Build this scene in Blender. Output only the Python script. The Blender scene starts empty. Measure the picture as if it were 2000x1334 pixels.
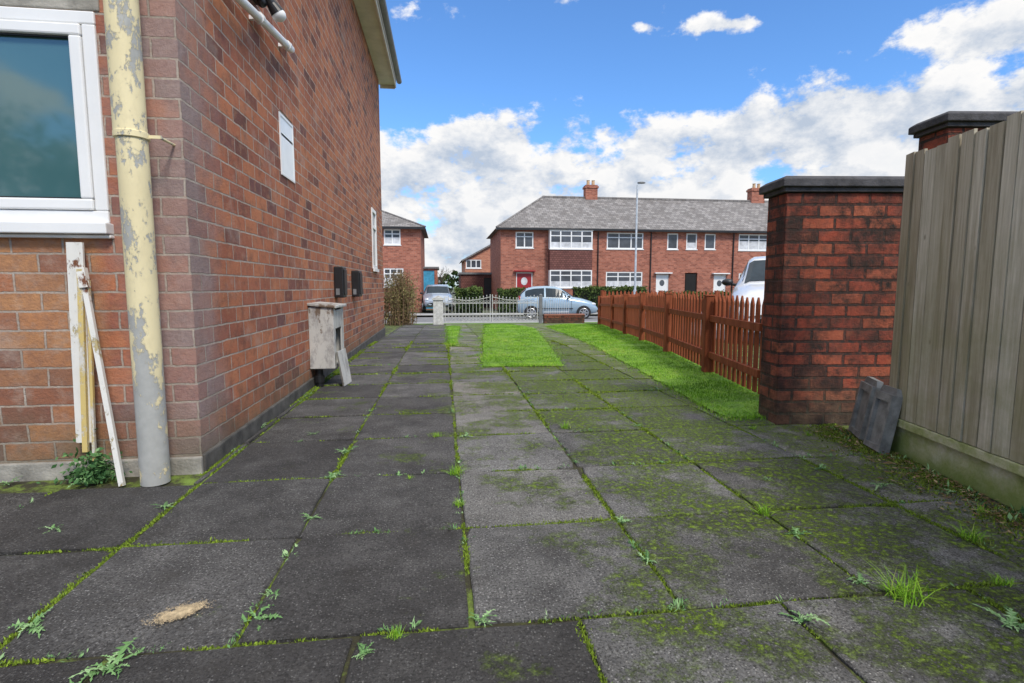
import bpy, math, random
from mathutils import Vector, Matrix
from mathutils import noise as mn
random.seed(7)
rad=math.radians
S=bpy.context.scene
COL=S.collection
# ---------------------------------------------------------------- camera geometry
CH=0.9; F=1048.0; YAW=rad(7.3); PIT=math.atan(107/1048)
RT=Vector((math.cos(YAW),-math.sin(YAW),0)); F0=Vector((math.sin(YAW),math.cos(YAW),0)); ZZ=Vector((0,0,1))
FW=F0*math.cos(PIT)-ZZ*math.sin(PIT); UP=F0*math.sin(PIT)+ZZ*math.cos(PIT)
def ray(px,py): return FW*F+RT*(px-1000)-UP*(py-667)
PROF=[(-400,0),(8,0),(16.3,-.22),(22,-.5),(26,-.6),(600,-.6)]
def gz(y):
    for (a,za),(b,zb) in zip(PROF,PROF[1:]):
        if y<=b: return za+(zb-za)*(y-a)/(b-a)
    return PROF[-1][1]
def G(px,py):
    d=ray(px,py); z=0
    for i in range(60):
        t=(z-CH)/d.z; z=gz(t*d.y)
    t=(z-CH)/d.z
    return Vector((t*d.x,t*d.y,z))
def atY(px,py,Y):
    d=ray(px,py); t=Y/d.y
    return Vector((t*d.x,Y,CH+t*d.z))
# ---------------------------------------------------------------- mesh builder
class MB:
    def __init__(s): s.v=[]; s.f=[]; s.t=[]
    def face(s,pts,tone=.5):
        n=len(s.v); s.v.extend([tuple(p) for p in pts]); s.f.append(tuple(range(n,n+len(pts)))); s.t.append(tone)
    def box(s,x0,x1,y0,y1,z0,z1,tone=.5):
        s.obox(((x0+x1)/2,(y0+y1)/2,(z0+z1)/2),((x1-x0)/2,0,0),(0,(y1-y0)/2,0),(0,0,(z1-z0)/2),tone)
    def obox(s,c,ax,ay,az,tone=.5):
        c=Vector(c);ax=Vector(ax);ay=Vector(ay);az=Vector(az); n=len(s.v)
        for k in (-1,1):
            for (i,j) in ((-1,-1),(1,-1),(1,1),(-1,1)): s.v.append(tuple(c+ax*i+ay*j+az*k))
        for q in ((3,2,1,0),(4,5,6,7),(0,1,5,4),(1,2,6,5),(2,3,7,6),(3,0,4,7)):
            s.f.append(tuple(n+i for i in q)); s.t.append(tone)
    def tube(s,p0,p1,r0,r1=None,n=8,tone=.5,cap=True):
        s.path([p0,p1],[r0,r0 if r1 is None else r1],n,tone,cap)
    def path(s,pts,r,n=8,tone=.5,cap=True):
        pts=[Vector(p) for p in pts]
        if not isinstance(r,(list,tuple)): r=[r]*len(pts)
        b=len(s.v); prev=None
        for i,p in enumerate(pts):
            d=(pts[min(i+1,len(pts)-1)]-pts[max(i-1,0)]).normalized()
            if prev is None:
                a=d.cross(Vector((0,0,1)) if abs(d.z)<.9 else Vector((1,0,0))).normalized()
            else:
                a=(prev-d*prev.dot(d)).normalized()
            prev=a; c=d.cross(a)
            for k in range(n):
                t=2*math.pi*k/n; s.v.append(tuple(p+(a*math.cos(t)+c*math.sin(t))*r[i]))
        for i in range(len(pts)-1):
            for k in range(n):
                k2=(k+1)%n
                s.f.append((b+i*n+k,b+i*n+k2,b+(i+1)*n+k2,b+(i+1)*n+k)); s.t.append(tone)
        if cap:
            s.face([s.v[b+k] for k in reversed(range(n))],tone)
            s.face([s.v[b+(len(pts)-1)*n+k] for k in range(n)],tone)
    def ell(s,c,rx,ry,rz,n=12,m=8,tone=.5):
        b=len(s.v)
        for i in range(m+1):
            ph=math.pi*i/m
            for k in range(n):
                t=2*math.pi*k/n
                s.v.append((c[0]+rx*math.sin(ph)*math.cos(t),c[1]+ry*math.sin(ph)*math.sin(t),c[2]+rz*math.cos(ph)))
        for i in range(m):
            for k in range(n):
                k2=(k+1)%n
                s.f.append((b+i*n+k,b+(i+1)*n+k,b+(i+1)*n+k2,b+i*n+k2)); s.t.append(tone)
    def prism(s,poly,f,h0,h1,tone=.5):
        n=len(poly); A=[f(a,b,h0) for a,b in poly]; B=[f(a,b,h1) for a,b in poly]
        s.face(list(reversed(A)),tone); s.face(B,tone)
        for i in range(n):
            j=(i+1)%n; s.face([A[i],A[j],B[j],B[i]],tone)
    def build(s,name,mat,parent=None,smooth=False,bevel=0,uv=True):
        me=bpy.data.meshes.new(name); me.from_pydata(s.v,[],s.f); me.update()
        if uv:
            l=me.uv_layers.new(name='UVMap').data
            for p in me.polygons:
                n=p.normal; ax,ay,az=abs(n.x),abs(n.y),abs(n.z)
                for li in p.loop_indices:
                    co=me.vertices[me.loops[li].vertex_index].co
                    if az>=ax and az>=ay: l[li].uv=(co.x,co.y)
                    elif ax>=ay: l[li].uv=(co.y,co.z)
                    else: l[li].uv=(co.x,co.z)
        at=me.attributes.new('tone','FLOAT','FACE'); at.data.foreach_set('value',s.t)
        if smooth: me.polygons.foreach_set('use_smooth',[True]*len(me.polygons))
        me.materials.append(mat)
        o=bpy.data.objects.new(name,me); COL.objects.link(o)
        if parent: o.parent=parent
        if bevel:
            b=o.modifiers.new('bev','BEVEL'); b.width=bevel; b.segments=2; b.limit_method='ANGLE'
        return o
def tag(o,label,cat,group=None,kind=None):
    if label: o['label']=label
    if cat: o['category']=cat
    if group: o['group']=group
    if kind: o['kind']=kind
    return o
def struct(o): o['kind']='structure'; return o
def thing(name,label,cat,loc=(0,0,0),rz=0,group=None):
    o=bpy.data.objects.new(name,None); COL.objects.link(o); o.location=loc; o.rotation_euler=(0,0,rz); o.empty_display_size=.2
    return tag(o,label,cat,group)
# ---------------------------------------------------------------- materials
def nmat(name):
    m=bpy.data.materials.new(name); m.use_nodes=True
    nt=m.node_tree; return m,nt,nt.nodes['Principled BSDF']
def nd(nt,typ,ins=None,**pr):
    n=nt.nodes.new(typ)
    for k,v in pr.items(): setattr(n,k,v)
    for k,v in (ins or {}).items():
        if isinstance(v,bpy.types.NodeSocket): nt.links.new(v,n.inputs[k])
        else: n.inputs[k].default_value=v
    return n
def c4(c): return (c[0],c[1],c[2],1)
def ramp(nt,fac,stops,interp='LINEAR'):
    n=nt.nodes.new('ShaderNodeValToRGB'); n.color_ramp.interpolation=interp
    e=n.color_ramp.elements
    while len(e)<len(stops): e.new(.5)
    for i,(p,c) in enumerate(stops):
        e[i].position=p; e[i].color=c4(c) if not isinstance(c,(int,float)) else (c,c,c,1)
    nt.links.new(fac,n.inputs[0]); return n.outputs[0]
def mixc(nt,fac,a,b,bt='MIX'):
    n=nt.nodes.new('ShaderNodeMix'); n.data_type='RGBA'; n.blend_type=bt
    for i,v in ((0,fac),(6,a),(7,b)):
        if isinstance(v,bpy.types.NodeSocket): nt.links.new(v,n.inputs[i])
        elif i==0: n.inputs[0].default_value=v
        else: n.inputs[i].default_value=c4(v)
    return n.outputs[2]
def mth(nt,op,a,b=0.0,c=None,clamp=False):
    n=nt.nodes.new('ShaderNodeMath'); n.operation=op; n.use_clamp=clamp
    for i,v in enumerate((a,b) if c is None else (a,b,c)):
        if isinstance(v,bpy.types.NodeSocket): nt.links.new(v,n.inputs[i])
        else: n.inputs[i].default_value=v
    return n.outputs[0]
def mr(nt,v,a,b,c=0.0,d=1.0,smooth=False):
    n=nt.nodes.new('ShaderNodeMapRange'); n.interpolation_type='SMOOTHSTEP' if smooth else 'LINEAR'
    nt.links.new(v,n.inputs[0])
    for i,x in enumerate((a,b,c,d)): n.inputs[i+1].default_value=x
    return n.outputs[0]
def noise(nt,vec,scale,detail=4,rough=.55,out=0):
    n=nd(nt,'ShaderNodeTexNoise',{'Scale':scale,'Detail':detail,'Roughness':rough}); nt.links.new(vec,n.inputs['Vector']); return n.outputs[out]
def bump(nt,b,h,dist,strength=1.0):
    n=nd(nt,'ShaderNodeBump',{'Strength':strength,'Distance':dist}); nt.links.new(h,n.inputs['Height']); nt.links.new(n.outputs[0],b.inputs['Normal'])
def simple(name,col,rough=.6,metal=0,var=.25,scale=6,bmp=0,spec=.5,coat=0):
    m,nt,b=nmat(name); tc=nd(nt,'ShaderNodeTexCoord').outputs['Object']
    n=noise(nt,tc,scale,5,.6)
    c=mixc(nt,mr(nt,n,.3,.7),[x*(1-var) for x in col],[min(1,x*(1+var)) for x in col])
    nt.links.new(c,b.inputs['Base Color']); b.inputs['Roughness'].default_value=rough; b.inputs['Metallic'].default_value=metal
    b.inputs['Specular IOR Level'].default_value=spec; b.inputs['Coat Weight'].default_value=coat
    if bmp: bump(nt,b,noise(nt,tc,scale*12,4),bmp)
    return m
def brickmat(name,stops,mortar,bw=.215,rh=.088,ms=.006,near=True,quoin=False,dirt=.5,moss=0,bloom=.45,bd=.006,mdark=.6,soot=0):
    m,nt,b=nmat(name); tcn=nd(nt,'ShaderNodeTexCoord'); uv=tcn.outputs['UV']
    if near:
        w=noise(nt,uv,14,4,.6,1)
        wv=nd(nt,'ShaderNodeVectorMath',operation='MULTIPLY_ADD'); nt.links.new(w,wv.inputs[0]); wv.inputs[1].default_value=(.012,.012,0); nt.links.new(uv,wv.inputs[2]); uvd=wv.outputs[0]
    else: uvd=uv
    bt=nd(nt,'ShaderNodeTexBrick',{'Color1':(0,0,0,1),'Color2':(1,1,1,1),'Mortar':(.5,.5,.5,1),'Scale':1.0,'Mortar Size':ms,'Mortar Smooth':.25,'Bias':0.0,'Brick Width':bw,'Row Height':rh})
    nt.links.new(uvd,bt.inputs['Vector'])
    col=ramp(nt,bt.outputs['Color'],stops)
    sep=nd(nt,'ShaderNodeSeparateXYZ',{0:uv})
    if near:
        f1=noise(nt,uv,60,6,.7)
        col=mixc(nt,mr(nt,f1,.3,.75,0,.85),col,[.52,.43,.37],'OVERLAY')
        blot=noise(nt,uv,9,6,.72)
        col=mixc(nt,mr(nt,blot,.48,.70,0,.7),col,(.12,.065,.052))
        bl2=noise(nt,uv,16,6,.7)
        col=mixc(nt,mr(nt,bl2,.50,.74,0,.55),col,(.52,.26,.14) if not soot else (.46,.15,.07))
    st=noise(nt,uv,1.3,6,.65)
    if quoin:
        ab=mth(nt,'ABSOLUTE',sep.outputs[0])
        ab2=mth(nt,'ADD',ab,mth(nt,'MULTIPLY',mth(nt,'SUBTRACT',noise(nt,uv,4,4),.5),.6))
        q=mr(nt,ab2,.10,.42,.88,0)
        rnd=mth(nt,'MULTIPLY',q,mr(nt,bt.outputs['Color'],0,1,1,.55))
        col=mixc(nt,rnd,col,mixc(nt,noise(nt,uv,22,5,.7),(.20,.14,.135),(.48,.38,.35)))
        lo=mth(nt,'MULTIPLY',mr(nt,sep.outputs[0],-.36,-.42,0,1),mr(nt,sep.outputs[1],1.16,1.1,0,1))
        oc=ramp(nt,bt.outputs['Color'],[(0,(.22,.10,.075)),(.22,(.44,.18,.09)),(.45,(.52,.25,.11)),(.65,(.34,.14,.085)),(.85,(.54,.27,.12)),(1,(.24,.115,.085))])
        oc=mixc(nt,mr(nt,noise(nt,uv,26,6,.7),.42,.75,0,.7),oc,(.22,.12,.09))
        oc=mixc(nt,mr(nt,noise(nt,uv,11,5,.7),.5,.75,0,.55),oc,(.50,.39,.31))
        col=mixc(nt,lo,col,oc)
    col=mixc(nt,mr(nt,st,.45,.7,0,dirt),col,[.55,.50,.47],'MULTIPLY')
    mo=mixc(nt,noise(nt,uv,25,4),[x*.7 for x in mortar],[x*1.15 for x in mortar])
    if near:
        mo=mixc(nt,mr(nt,noise(nt,uv,3.1,6,.7),.42,.64,0,mdark),mo,[x*.42 for x in mortar])
    mf=bt.outputs['Fac']
    if near: mf=mth(nt,'MULTIPLY',mf,mr(nt,noise(nt,uv,40,4,.6),.25,.58,.35,1))
    col=mixc(nt,mf,col,mo)
    if near:
        e=noise(nt,uv,2.6,6,.7)
        col=mixc(nt,mr(nt,e,.54,.8,0,bloom),col,(.58,.51,.45))
        d=mth(nt,'ADD',sep.outputs[1],mth(nt,'MULTIPLY',mth(nt,'SUBTRACT',noise(nt,uv,5,4),.5),.5))
        col=mixc(nt,mr(nt,d,.36,.05,0,.62),col,(.11,.105,.065))
    if moss:
        mm=mth(nt,'MULTIPLY',mr(nt,noise(nt,uv,6,7,.75),.44,.60),mr(nt,noise(nt,uv,2.4,4),.30,.54,0,moss))
        col=mixc(nt,mm,col,(.030,.024,.020))
    if soot:
        k=mth(nt,'MULTIPLY',mr(nt,noise(nt,uvd,11,6,.75),.40,.64),mr(nt,bt.outputs['Color'],.8,.15,.2,soot))
        col=mixc(nt,k,col,(.045,.028,.022))
    nt.links.new(col,b.inputs['Base Color']); b.inputs['Roughness'].default_value=.88; b.inputs['Specular IOR Level'].default_value=.25
    if near:
        h=mth(nt,'ADD',mth(nt,'SUBTRACT',1,bt.outputs['Fac']),mth(nt,'MULTIPLY',noise(nt,uv,70,6,.7),.8))
        h=mth(nt,'ADD',h,mth(nt,'MULTIPLY',bt.outputs['Color'],.25))
        bump(nt,b,h,bd,1.0)
    return m
M={}
M['brick_near']=brickmat('house brick',[(0,(.14,.068,.062)),(.14,(.32,.118,.075)),(.4,(.42,.158,.088)),(.65,(.50,.205,.105)),(.86,(.38,.14,.085)),(.96,(.25,.105,.085)),(1,(.16,.082,.08))],(.50,.43,.36),quoin=True,dirt=.5,ms=.0058,mdark=.6,bd=.007)
M['brick_pier']=brickmat('pier brick',[(0,(.075,.032,.027)),(.25,(.29,.064,.04)),(.6,(.40,.09,.05)),(.85,(.45,.13,.068)),(1,(.18,.05,.04))],(.05,.042,.036),bw=.215,rh=.079,ms=.010,dirt=.7,moss=1.0,bloom=.08,bd=.012,soot=.9)
M['brick_far']=brickmat('street brick',[(0,(.25,.082,.055)),(.5,(.37,.128,.082)),(1,(.46,.175,.115))],(.36,.26,.21),near=False,dirt=.3)
M['brick_far2']=brickmat('orange street brick',[(0,(.40,.15,.09)),(.5,(.50,.19,.11)),(1,(.56,.25,.15))],(.45,.34,.28),near=False,dirt=.3)
M['tilehang']=brickmat('hung tile',[(0,(.14,.06,.052)),(1,(.22,.095,.08))],(.08,.035,.03),bw=.17,rh=.12,ms=.012,near=False,dirt=.2)
M['slate']=brickmat('roof slate',[(0,(.175,.162,.155)),(.5,(.235,.22,.212)),(1,(.31,.29,.278))],(.11,.105,.10),bw=.3,rh=.22,ms=.015,near=False,dirt=.5)
M['upvc']=simple('white plastic',(.82,.82,.81),.35,var=.05,scale=3)
M['whitepaint']=simple('white paint',(.72,.72,.70),.5,var=.15)
M['ironpaint']=simple('dull white iron paint',(.56,.56,.54),.6,var=.25,scale=12)
M['cream']=simple('cream board',(.68,.62,.53),.5,var=.12,scale=4)
M['gutter']=simple('grey gutter',(.17,.175,.18),.45)
M['black']=simple('black plastic',(.015,.015,.016),.4)
M['darkhole']=simple('dark opening',(.012,.011,.011),.9)
M['concrete']=simple('plinth concrete',(.32,.30,.26),.9,var=.5,scale=7,bmp=.004)
M['concrete_d']=simple('weathered slab concrete',(.21,.21,.20),.8,var=.5,scale=12,bmp=.004)
M['bitumen']=simple('bitumen plinth',(.075,.07,.062),.8,var=.6,scale=9,bmp=.004)
M['capstone']=simple('dark coping stone',(.055,.052,.055),.85,var=.6,scale=12,bmp=.006)
M['asphalt']=simple('asphalt',(.18,.18,.185),.9,var=.2,scale=3)
M['pavement']=simple('pavement',(.32,.315,.31),.9,var=.2,scale=2)
M['kerb']=simple('kerb stone',(.38,.38,.37),.9)
M['glass_far']=simple('house glass',(.07,.08,.095),.08,var=.5,scale=1.2,spec=.5)
M['curtain']=simple('net curtain',(.58,.59,.61),.8,var=.3,scale=3)
M['obscure']=simple('white obscured glass',(.84,.86,.86),.25,var=.04,scale=9)
M['carglass']=simple('car glass',(.030,.042,.052),.18,var=.2,spec=.12)
M['tyre']=simple('tyre rubber',(.02,.02,.02),.8)
M['rim']=simple('alloy rim',(.45,.46,.48),.3,metal=.7)
M['bluepaint']=simple('pale blue car paint',(.33,.44,.53),.25,metal=.2,var=.04,coat=.6)
M['silverpaint']=simple('blue grey car paint',(.36,.42,.50),.28,metal=.3,var=.04,coat=.6)
M['whitecar']=simple('white car paint',(.66,.67,.69),.25,var=.03,coat=.6)
M['lens']=simple('clear lens',(.6,.62,.64),.1,spec=.8)
M['redlens']=simple('red lens',(.35,.01,.01),.15)
M['plate']=simple('yellow number plate',(.7,.55,.08),.4)
M['plate_w']=simple('white number plate',(.75,.75,.72),.4)
M['reddoor']=simple('red door paint',(.35,.02,.025),.4)
M['bluedoor']=simple('blue garage paint',(.06,.34,.55),.5)
M['lamp']=simple('galvanised grey',(.50,.54,.58),.5,metal=.1)
M['terracotta']=simple('terracotta',(.50,.34,.20),.8)
M['bark']=simple('bark',(.13,.10,.08),.9)
M['twig']=simple('dry twig',(.26,.17,.10),.9)
def fol(name,stops,rough=.6):
    m,nt,b=nmat(name); a=nd(nt,'ShaderNodeAttribute',attribute_name='tone'); 
    nt.links.new(ramp(nt,a.outputs['Fac'],stops),b.inputs['Base Color']); b.inputs['Roughness'].default_value=rough; b.inputs['Specular IOR Level'].default_value=.2
    return m
M['hedge']=fol('hedge leaf',[(0,(.016,.03,.01)),(.6,(.05,.085,.02)),(1,(.11,.15,.035))])
M['dry']=fol('dry shrub leaf',[(0,(.06,.05,.02)),(.35,(.20,.13,.065)),(.65,(.17,.17,.06)),(1,(.30,.25,.11))])
M['grass']=fol('lawn blade',[(0,(.06,.15,.012)),(.5,(.17,.37,.022)),(.85,(.29,.51,.04)),(1,(.42,.46,.12))],.75)
M['weed']=fol('weed leaf',[(0,(.05,.13,.04)),(.5,(.15,.29,.10)),(1,(.33,.48,.24))],.7)
M['moss']=fol('moss',[(0,(.055,.08,.012)),(.5,(.15,.22,.022)),(1,(.28,.40,.045))],.9)
M['litter']=fol('leaf litter',[(0,(.06,.04,.02)),(.6,(.20,.12,.06)),(1,(.38,.29,.17))],.9)
# slab material
m,nt,b=nmat('paving slab'); ob=nd(nt,'ShaderNodeTexCoord').outputs['Object']; a=nd(nt,'ShaderNodeAttribute',attribute_name='tone').outputs['Fac']
base=ramp(nt,a,[(0,(.062,.059,.058)),(.35,(.105,.102,.100)),(.7,(.205,.203,.20)),(1,(.32,.295,.245))])
big=noise(nt,ob,2.2,7,.7)
base=mixc(nt,mr(nt,big,.32,.68),mixc(nt,1,base,(.48,.47,.46),'MULTIPLY'),mixc(nt,1,base,(1.4,1.39,1.37),'MULTIPLY'))
wear=mr(nt,noise(nt,ob,5.5,8,.75),.48,.70,0,.55)
base=mixc(nt,mth(nt,'MULTIPLY',wear,mr(nt,a,.1,.7,.3,1)),base,(.35,.34,.32))
vo=nd(nt,'ShaderNodeTexVoronoi',{'Scale':140.0}); nt.links.new(ob,vo.inputs['Vector'])
vcol=nd(nt,'ShaderNodeSeparateColor',{0:vo.outputs['Color']}).outputs[0]
spk=mth(nt,'MULTIPLY',mr(nt,vo.outputs['Distance'],.50,.22),mr(nt,noise(nt,ob,120,2),.36,.56))
spk=mth(nt,'MULTIPLY',spk,mr(nt,vcol,.30,.9))
spk=mth(nt,'MULTIPLY',spk,mr(nt,noise(nt,ob,4,5,.7),.3,.6,.5,1))
base=mixc(nt,mth(nt,'MULTIPLY',spk,mr(nt,a,.1,.7,.36,1.0)),base,(.62,.605,.575))
dk=mr(nt,noise(nt,ob,130,4,.75),.47,.62,0,.85)
base=mixc(nt,dk,base,(.026,.024,.023))
stn=mr(nt,noise(nt,ob,5,8,.75),.53,.72,0,.6)
base=mixc(nt,stn,base,(.058,.052,.045))
sx=nd(nt,'ShaderNodeSeparateXYZ',{0:ob})
mossb=mth(nt,'ADD',mr(nt,sx.outputs[0],-.6,1.0,-.16,.055),mr(nt,sx.outputs[1],2.0,4.2,0,.07))
msk=mth(nt,'ADD',noise(nt,ob,2.4,7,.72),mossb)
fine=noise(nt,ob,34,9,.85)
msk=mth(nt,'MULTIPLY',mr(nt,msk,.49,.61),mr(nt,fine,.44,.535))
mcol=mixc(nt,mr(nt,noise(nt,ob,70,6,.75),.35,.62),(.07,.105,.014),(.27,.40,.035))
base=mixc(nt,msk,base,mcol)
nt.links.new(base,b.inputs['Base Color']); b.inputs['Roughness'].default_value=.82; b.inputs['Specular IOR Level'].default_value=.28
hh=mth(nt,'ADD',noise(nt,ob,150,6,.75),mth(nt,'MULTIPLY',msk,1.0))
hh=mth(nt,'ADD',hh,mth(nt,'MULTIPLY',big,2.0))
hh=mth(nt,'ADD',hh,mth(nt,'MULTIPLY',spk,.35))
bump(nt,b,hh,.009,1.0)
M['slab']=m
m,nt,b=nmat('joint soil'); ob=nd(nt,'ShaderNodeTexCoord').outputs['Object']
c=ramp(nt,noise(nt,ob,5.5,9,.78),[(.3,(.022,.019,.012)),(.48,(.045,.042,.018)),(.55,(.12,.17,.025)),(.66,(.20,.30,.045)),(.8,(.16,.13,.07))])
nt.links.new(c,b.inputs['Base Color']); b.inputs['Roughness'].default_value=.95; bump(nt,b,noise(nt,ob,120,5),.008)
M['soil']=m
m,nt,b=nmat('lawn turf'); ob=nd(nt,'ShaderNodeTexCoord').outputs['Object']
c=ramp(nt,noise(nt,ob,6,8,.75),[(.3,(.06,.10,.014)),(.5,(.13,.26,.02)),(.7,(.25,.40,.035))])
nt.links.new(c,b.inputs['Base Color']); b.inputs['Roughness'].default_value=.95
M['turf']=m
m,nt,b=nmat('open ground'); ob=nd(nt,'ShaderNodeTexCoord').outputs['Object']
c=ramp(nt,noise(nt,ob,.8,8,.7),[(.3,(.06,.06,.05)),(.5,(.09,.10,.06)),(.7,(.10,.15,.05))])
nt.links.new(c,b.inputs['Base Color']); b.inputs['Roughness'].default_value=.95
M['ground']=m
def peel(name,top,under,scale,lo,hi,rust=None,zgrey=None):
    m,nt,b=nmat(name); ob=nd(nt,'ShaderNodeTexCoord').outputs['Object']
    mp=nd(nt,'ShaderNodeMapping',{'Vector':ob,'Scale':(1,1,.55)}).outputs[0]
    n=noise(nt,mp,scale,9,.76)
    if zgrey:
        zz=nd(nt,'ShaderNodeSeparateXYZ',{0:ob}).outputs[2]
        n=mth(nt,'ADD',n,mr(nt,zz,0,zgrey,.12,0))
    k=mr(nt,n,lo,hi)
    t=mixc(nt,noise(nt,ob,3,4),[x*.85 for x in top],[min(1,x*1.1) for x in top])
    t=mixc(nt,mr(nt,noise(nt,mp,16,6,.75),.5,.75,0,.4),t,[x*.62 for x in top])
    u=mixc(nt,noise(nt,ob,20,4),[x*.7 for x in under],[x*1.2 for x in under])
    c=mixc(nt,k,t,u)
    if rust: c=mixc(nt,mr(nt,noise(nt,mp,scale*.7,7,.7),.58,.62),c,rust)
    gr=noise(nt,ob,1.8,5,.6)
    c=mixc(nt,mr(nt,gr,.5,.8,0,.35),c,(.5,.47,.4),'MULTIPLY')
    nt.links.new(c,b.inputs['Base Color']); b.inputs['Roughness'].default_value=.6
    bump(nt,b,mth(nt,'SUBTRACT',1,k),.0012)
    return m
M['pipe']=peel('peeling cream paint',(.80,.69,.41),(.42,.42,.39),9,.545,.58,zgrey=1.3)
M['rustwhite']=peel('flaking white paint',(.76,.74,.68),(.50,.40,.18),9,.555,.59,(.16,.055,.02))
M['rustyellow']=peel('rusted yellow paint',(.66,.50,.18),(.66,.63,.56),7,.49,.55,(.18,.065,.025))
M['oldbox']=peel('weathered grey box paint',(.52,.51,.47),(.32,.305,.29),6,.50,.60,(.16,.115,.08))
def wood(name,c0,c1,axis_scale,green=0,bmp=.002,var=.3,edge=False):
    m,nt,b=nmat(name); tcw=nd(nt,'ShaderNodeTexCoord'); uv=tcw.outputs['Object']; a=nd(nt,'ShaderNodeAttribute',attribute_name='tone').outputs['Fac']
    off=nd(nt,'ShaderNodeVectorMath',operation='MULTIPLY_ADD'); nt.links.new(a,off.inputs[0]); off.inputs[1].default_value=(7,3,11); nt.links.new(uv,off.inputs[2])
    mp=nd(nt,'ShaderNodeMapping',{'Vector':off.outputs[0],'Scale':axis_scale}).outputs[0]
    g=noise(nt,mp,1,8,.7)
    c=mixc(nt,mr(nt,g,.3,.7),c0,c1)
    c=mixc(nt,mr(nt,a,0,1,0,var),c,[.62,.57,.50],'MULTIPLY')
    mp2=nd(nt,'ShaderNodeMapping',{'Vector':off.outputs[0],'Scale':(12,12,1.0)}).outputs[0]
    blo=noise(nt,mp2,1,6,.7)
    c=mixc(nt,mr(nt,blo,.46,.68,0,.65),c,[.48,.43,.35],'MULTIPLY')
    kn=nd(nt,'ShaderNodeTexVoronoi',{'Scale':4.0}); nt.links.new(nd(nt,'ShaderNodeMapping',{'Vector':off.outputs[0],'Scale':(1.6,1.6,.7)}).outputs[0],kn.inputs['Vector'])
    c=mixc(nt,mr(nt,kn.outputs['Distance'],.05,.02,0,.6),c,(.12,.09,.06))
    if green:
        z=nd(nt,'ShaderNodeSeparateXYZ',{0:uv}).outputs[2]
        k=mth(nt,'MULTIPLY',mr(nt,z,1.3,.15,.2,1),mr(nt,noise(nt,uv,4,6,.7),.32,.62,0,green))
        c=mixc(nt,k,c,(.235,.235,.10))
    nt.links.new(c,b.inputs['Base Color']); b.inputs['Roughness'].default_value=.85; b.inputs['Specular IOR Level'].default_value=.2
    bump(nt,b,g,bmp)
    return m
M['greywood']=wood('weathered fence board',(.40,.355,.275),(.745,.69,.575),(70,70,2.2),.65,.003,.75)
M['redwood']=wood('red brown stained wood',(.20,.053,.025),(.385,.113,.052),(30,30,3),0)
m,nt,b=nmat('algae concrete'); ob=nd(nt,'ShaderNodeTexCoord').outputs['Object']
c=ramp(nt,noise(nt,ob,4.5,8,.75),[(.3,(.15,.19,.05)),(.45,(.31,.34,.13)),(.58,(.47,.46,.29)),(.72,(.64,.61,.50))])
z=nd(nt,'ShaderNodeSeparateXYZ',{0:ob}).outputs[2]
zz=mth(nt,'ADD',z,mth(nt,'MULTIPLY',mth(nt,'SUBTRACT',noise(nt,ob,6,6,.7),.5),.2))
c=mixc(nt,mr(nt,zz,.15,.02,0,.85),c,(.14,.20,.035)); nt.links.new(c,b.inputs['Base Color']); b.inputs['Roughness'].default_value=.9; bump(nt,b,noise(nt,ob,50,5),.004)
M['gravelboard']=m
m,nt,b=nmat('obscured glass'); ob=nd(nt,'ShaderNodeTexCoord').outputs['Object']
c=mixc(nt,noise(nt,ob,2,3),(.045,.125,.135),(.075,.165,.175)); nt.links.new(c,b.inputs['Base Color']); b.inputs['Roughness'].default_value=.05; b.inputs['Specular IOR Level'].default_value=.8; b.inputs['IOR'].default_value=1.7
M['teal']=m

# ---------------------------------------------------------------- ground sheets
def strip(name,x0,x1,y0,y1,dz,mat,xr=None):
    ys=sorted({y0,y1}|{p[0] for p in PROF if y0<p[0]<y1}); mb=MB()
    for a,b_ in zip(ys,ys[1:]): mb.face([(x0,a,gz(a)+dz),(x1,a,gz(a)+dz),(x1,b_,gz(b_)+dz),(x0,b_,gz(b_)+dz)])
    return struct(mb.build(name,mat))
strip('ground',-400,400,-400,600,-.05,M['ground'])
strip('drive_base',-6,6.2,-3,16.25,-.009,M['soil'])
strip('neighbour_drive',4.9,14,3.6,16.3,-.004,M['pavement'])
strip('pavement',-60,60,17.4,19.6,.0,M['pavement'])
strip('road',-60,60,19.75,27.2,-.02,M['asphalt'])
strip('kerb',-60,60,19.6,19.75,.01,M['kerb'])
strip('kerb',-60,60,27.2,27.35,.08,M['kerb'])
strip('pavement',-60,60,27.35,29.3,.07,M['pavement'])
strip('verge',-60,60,16.3,17.4,-.004,M['turf'])
strip('driveway',-12.0,-1.9,29.3,41,.02,M['pavement'])

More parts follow.
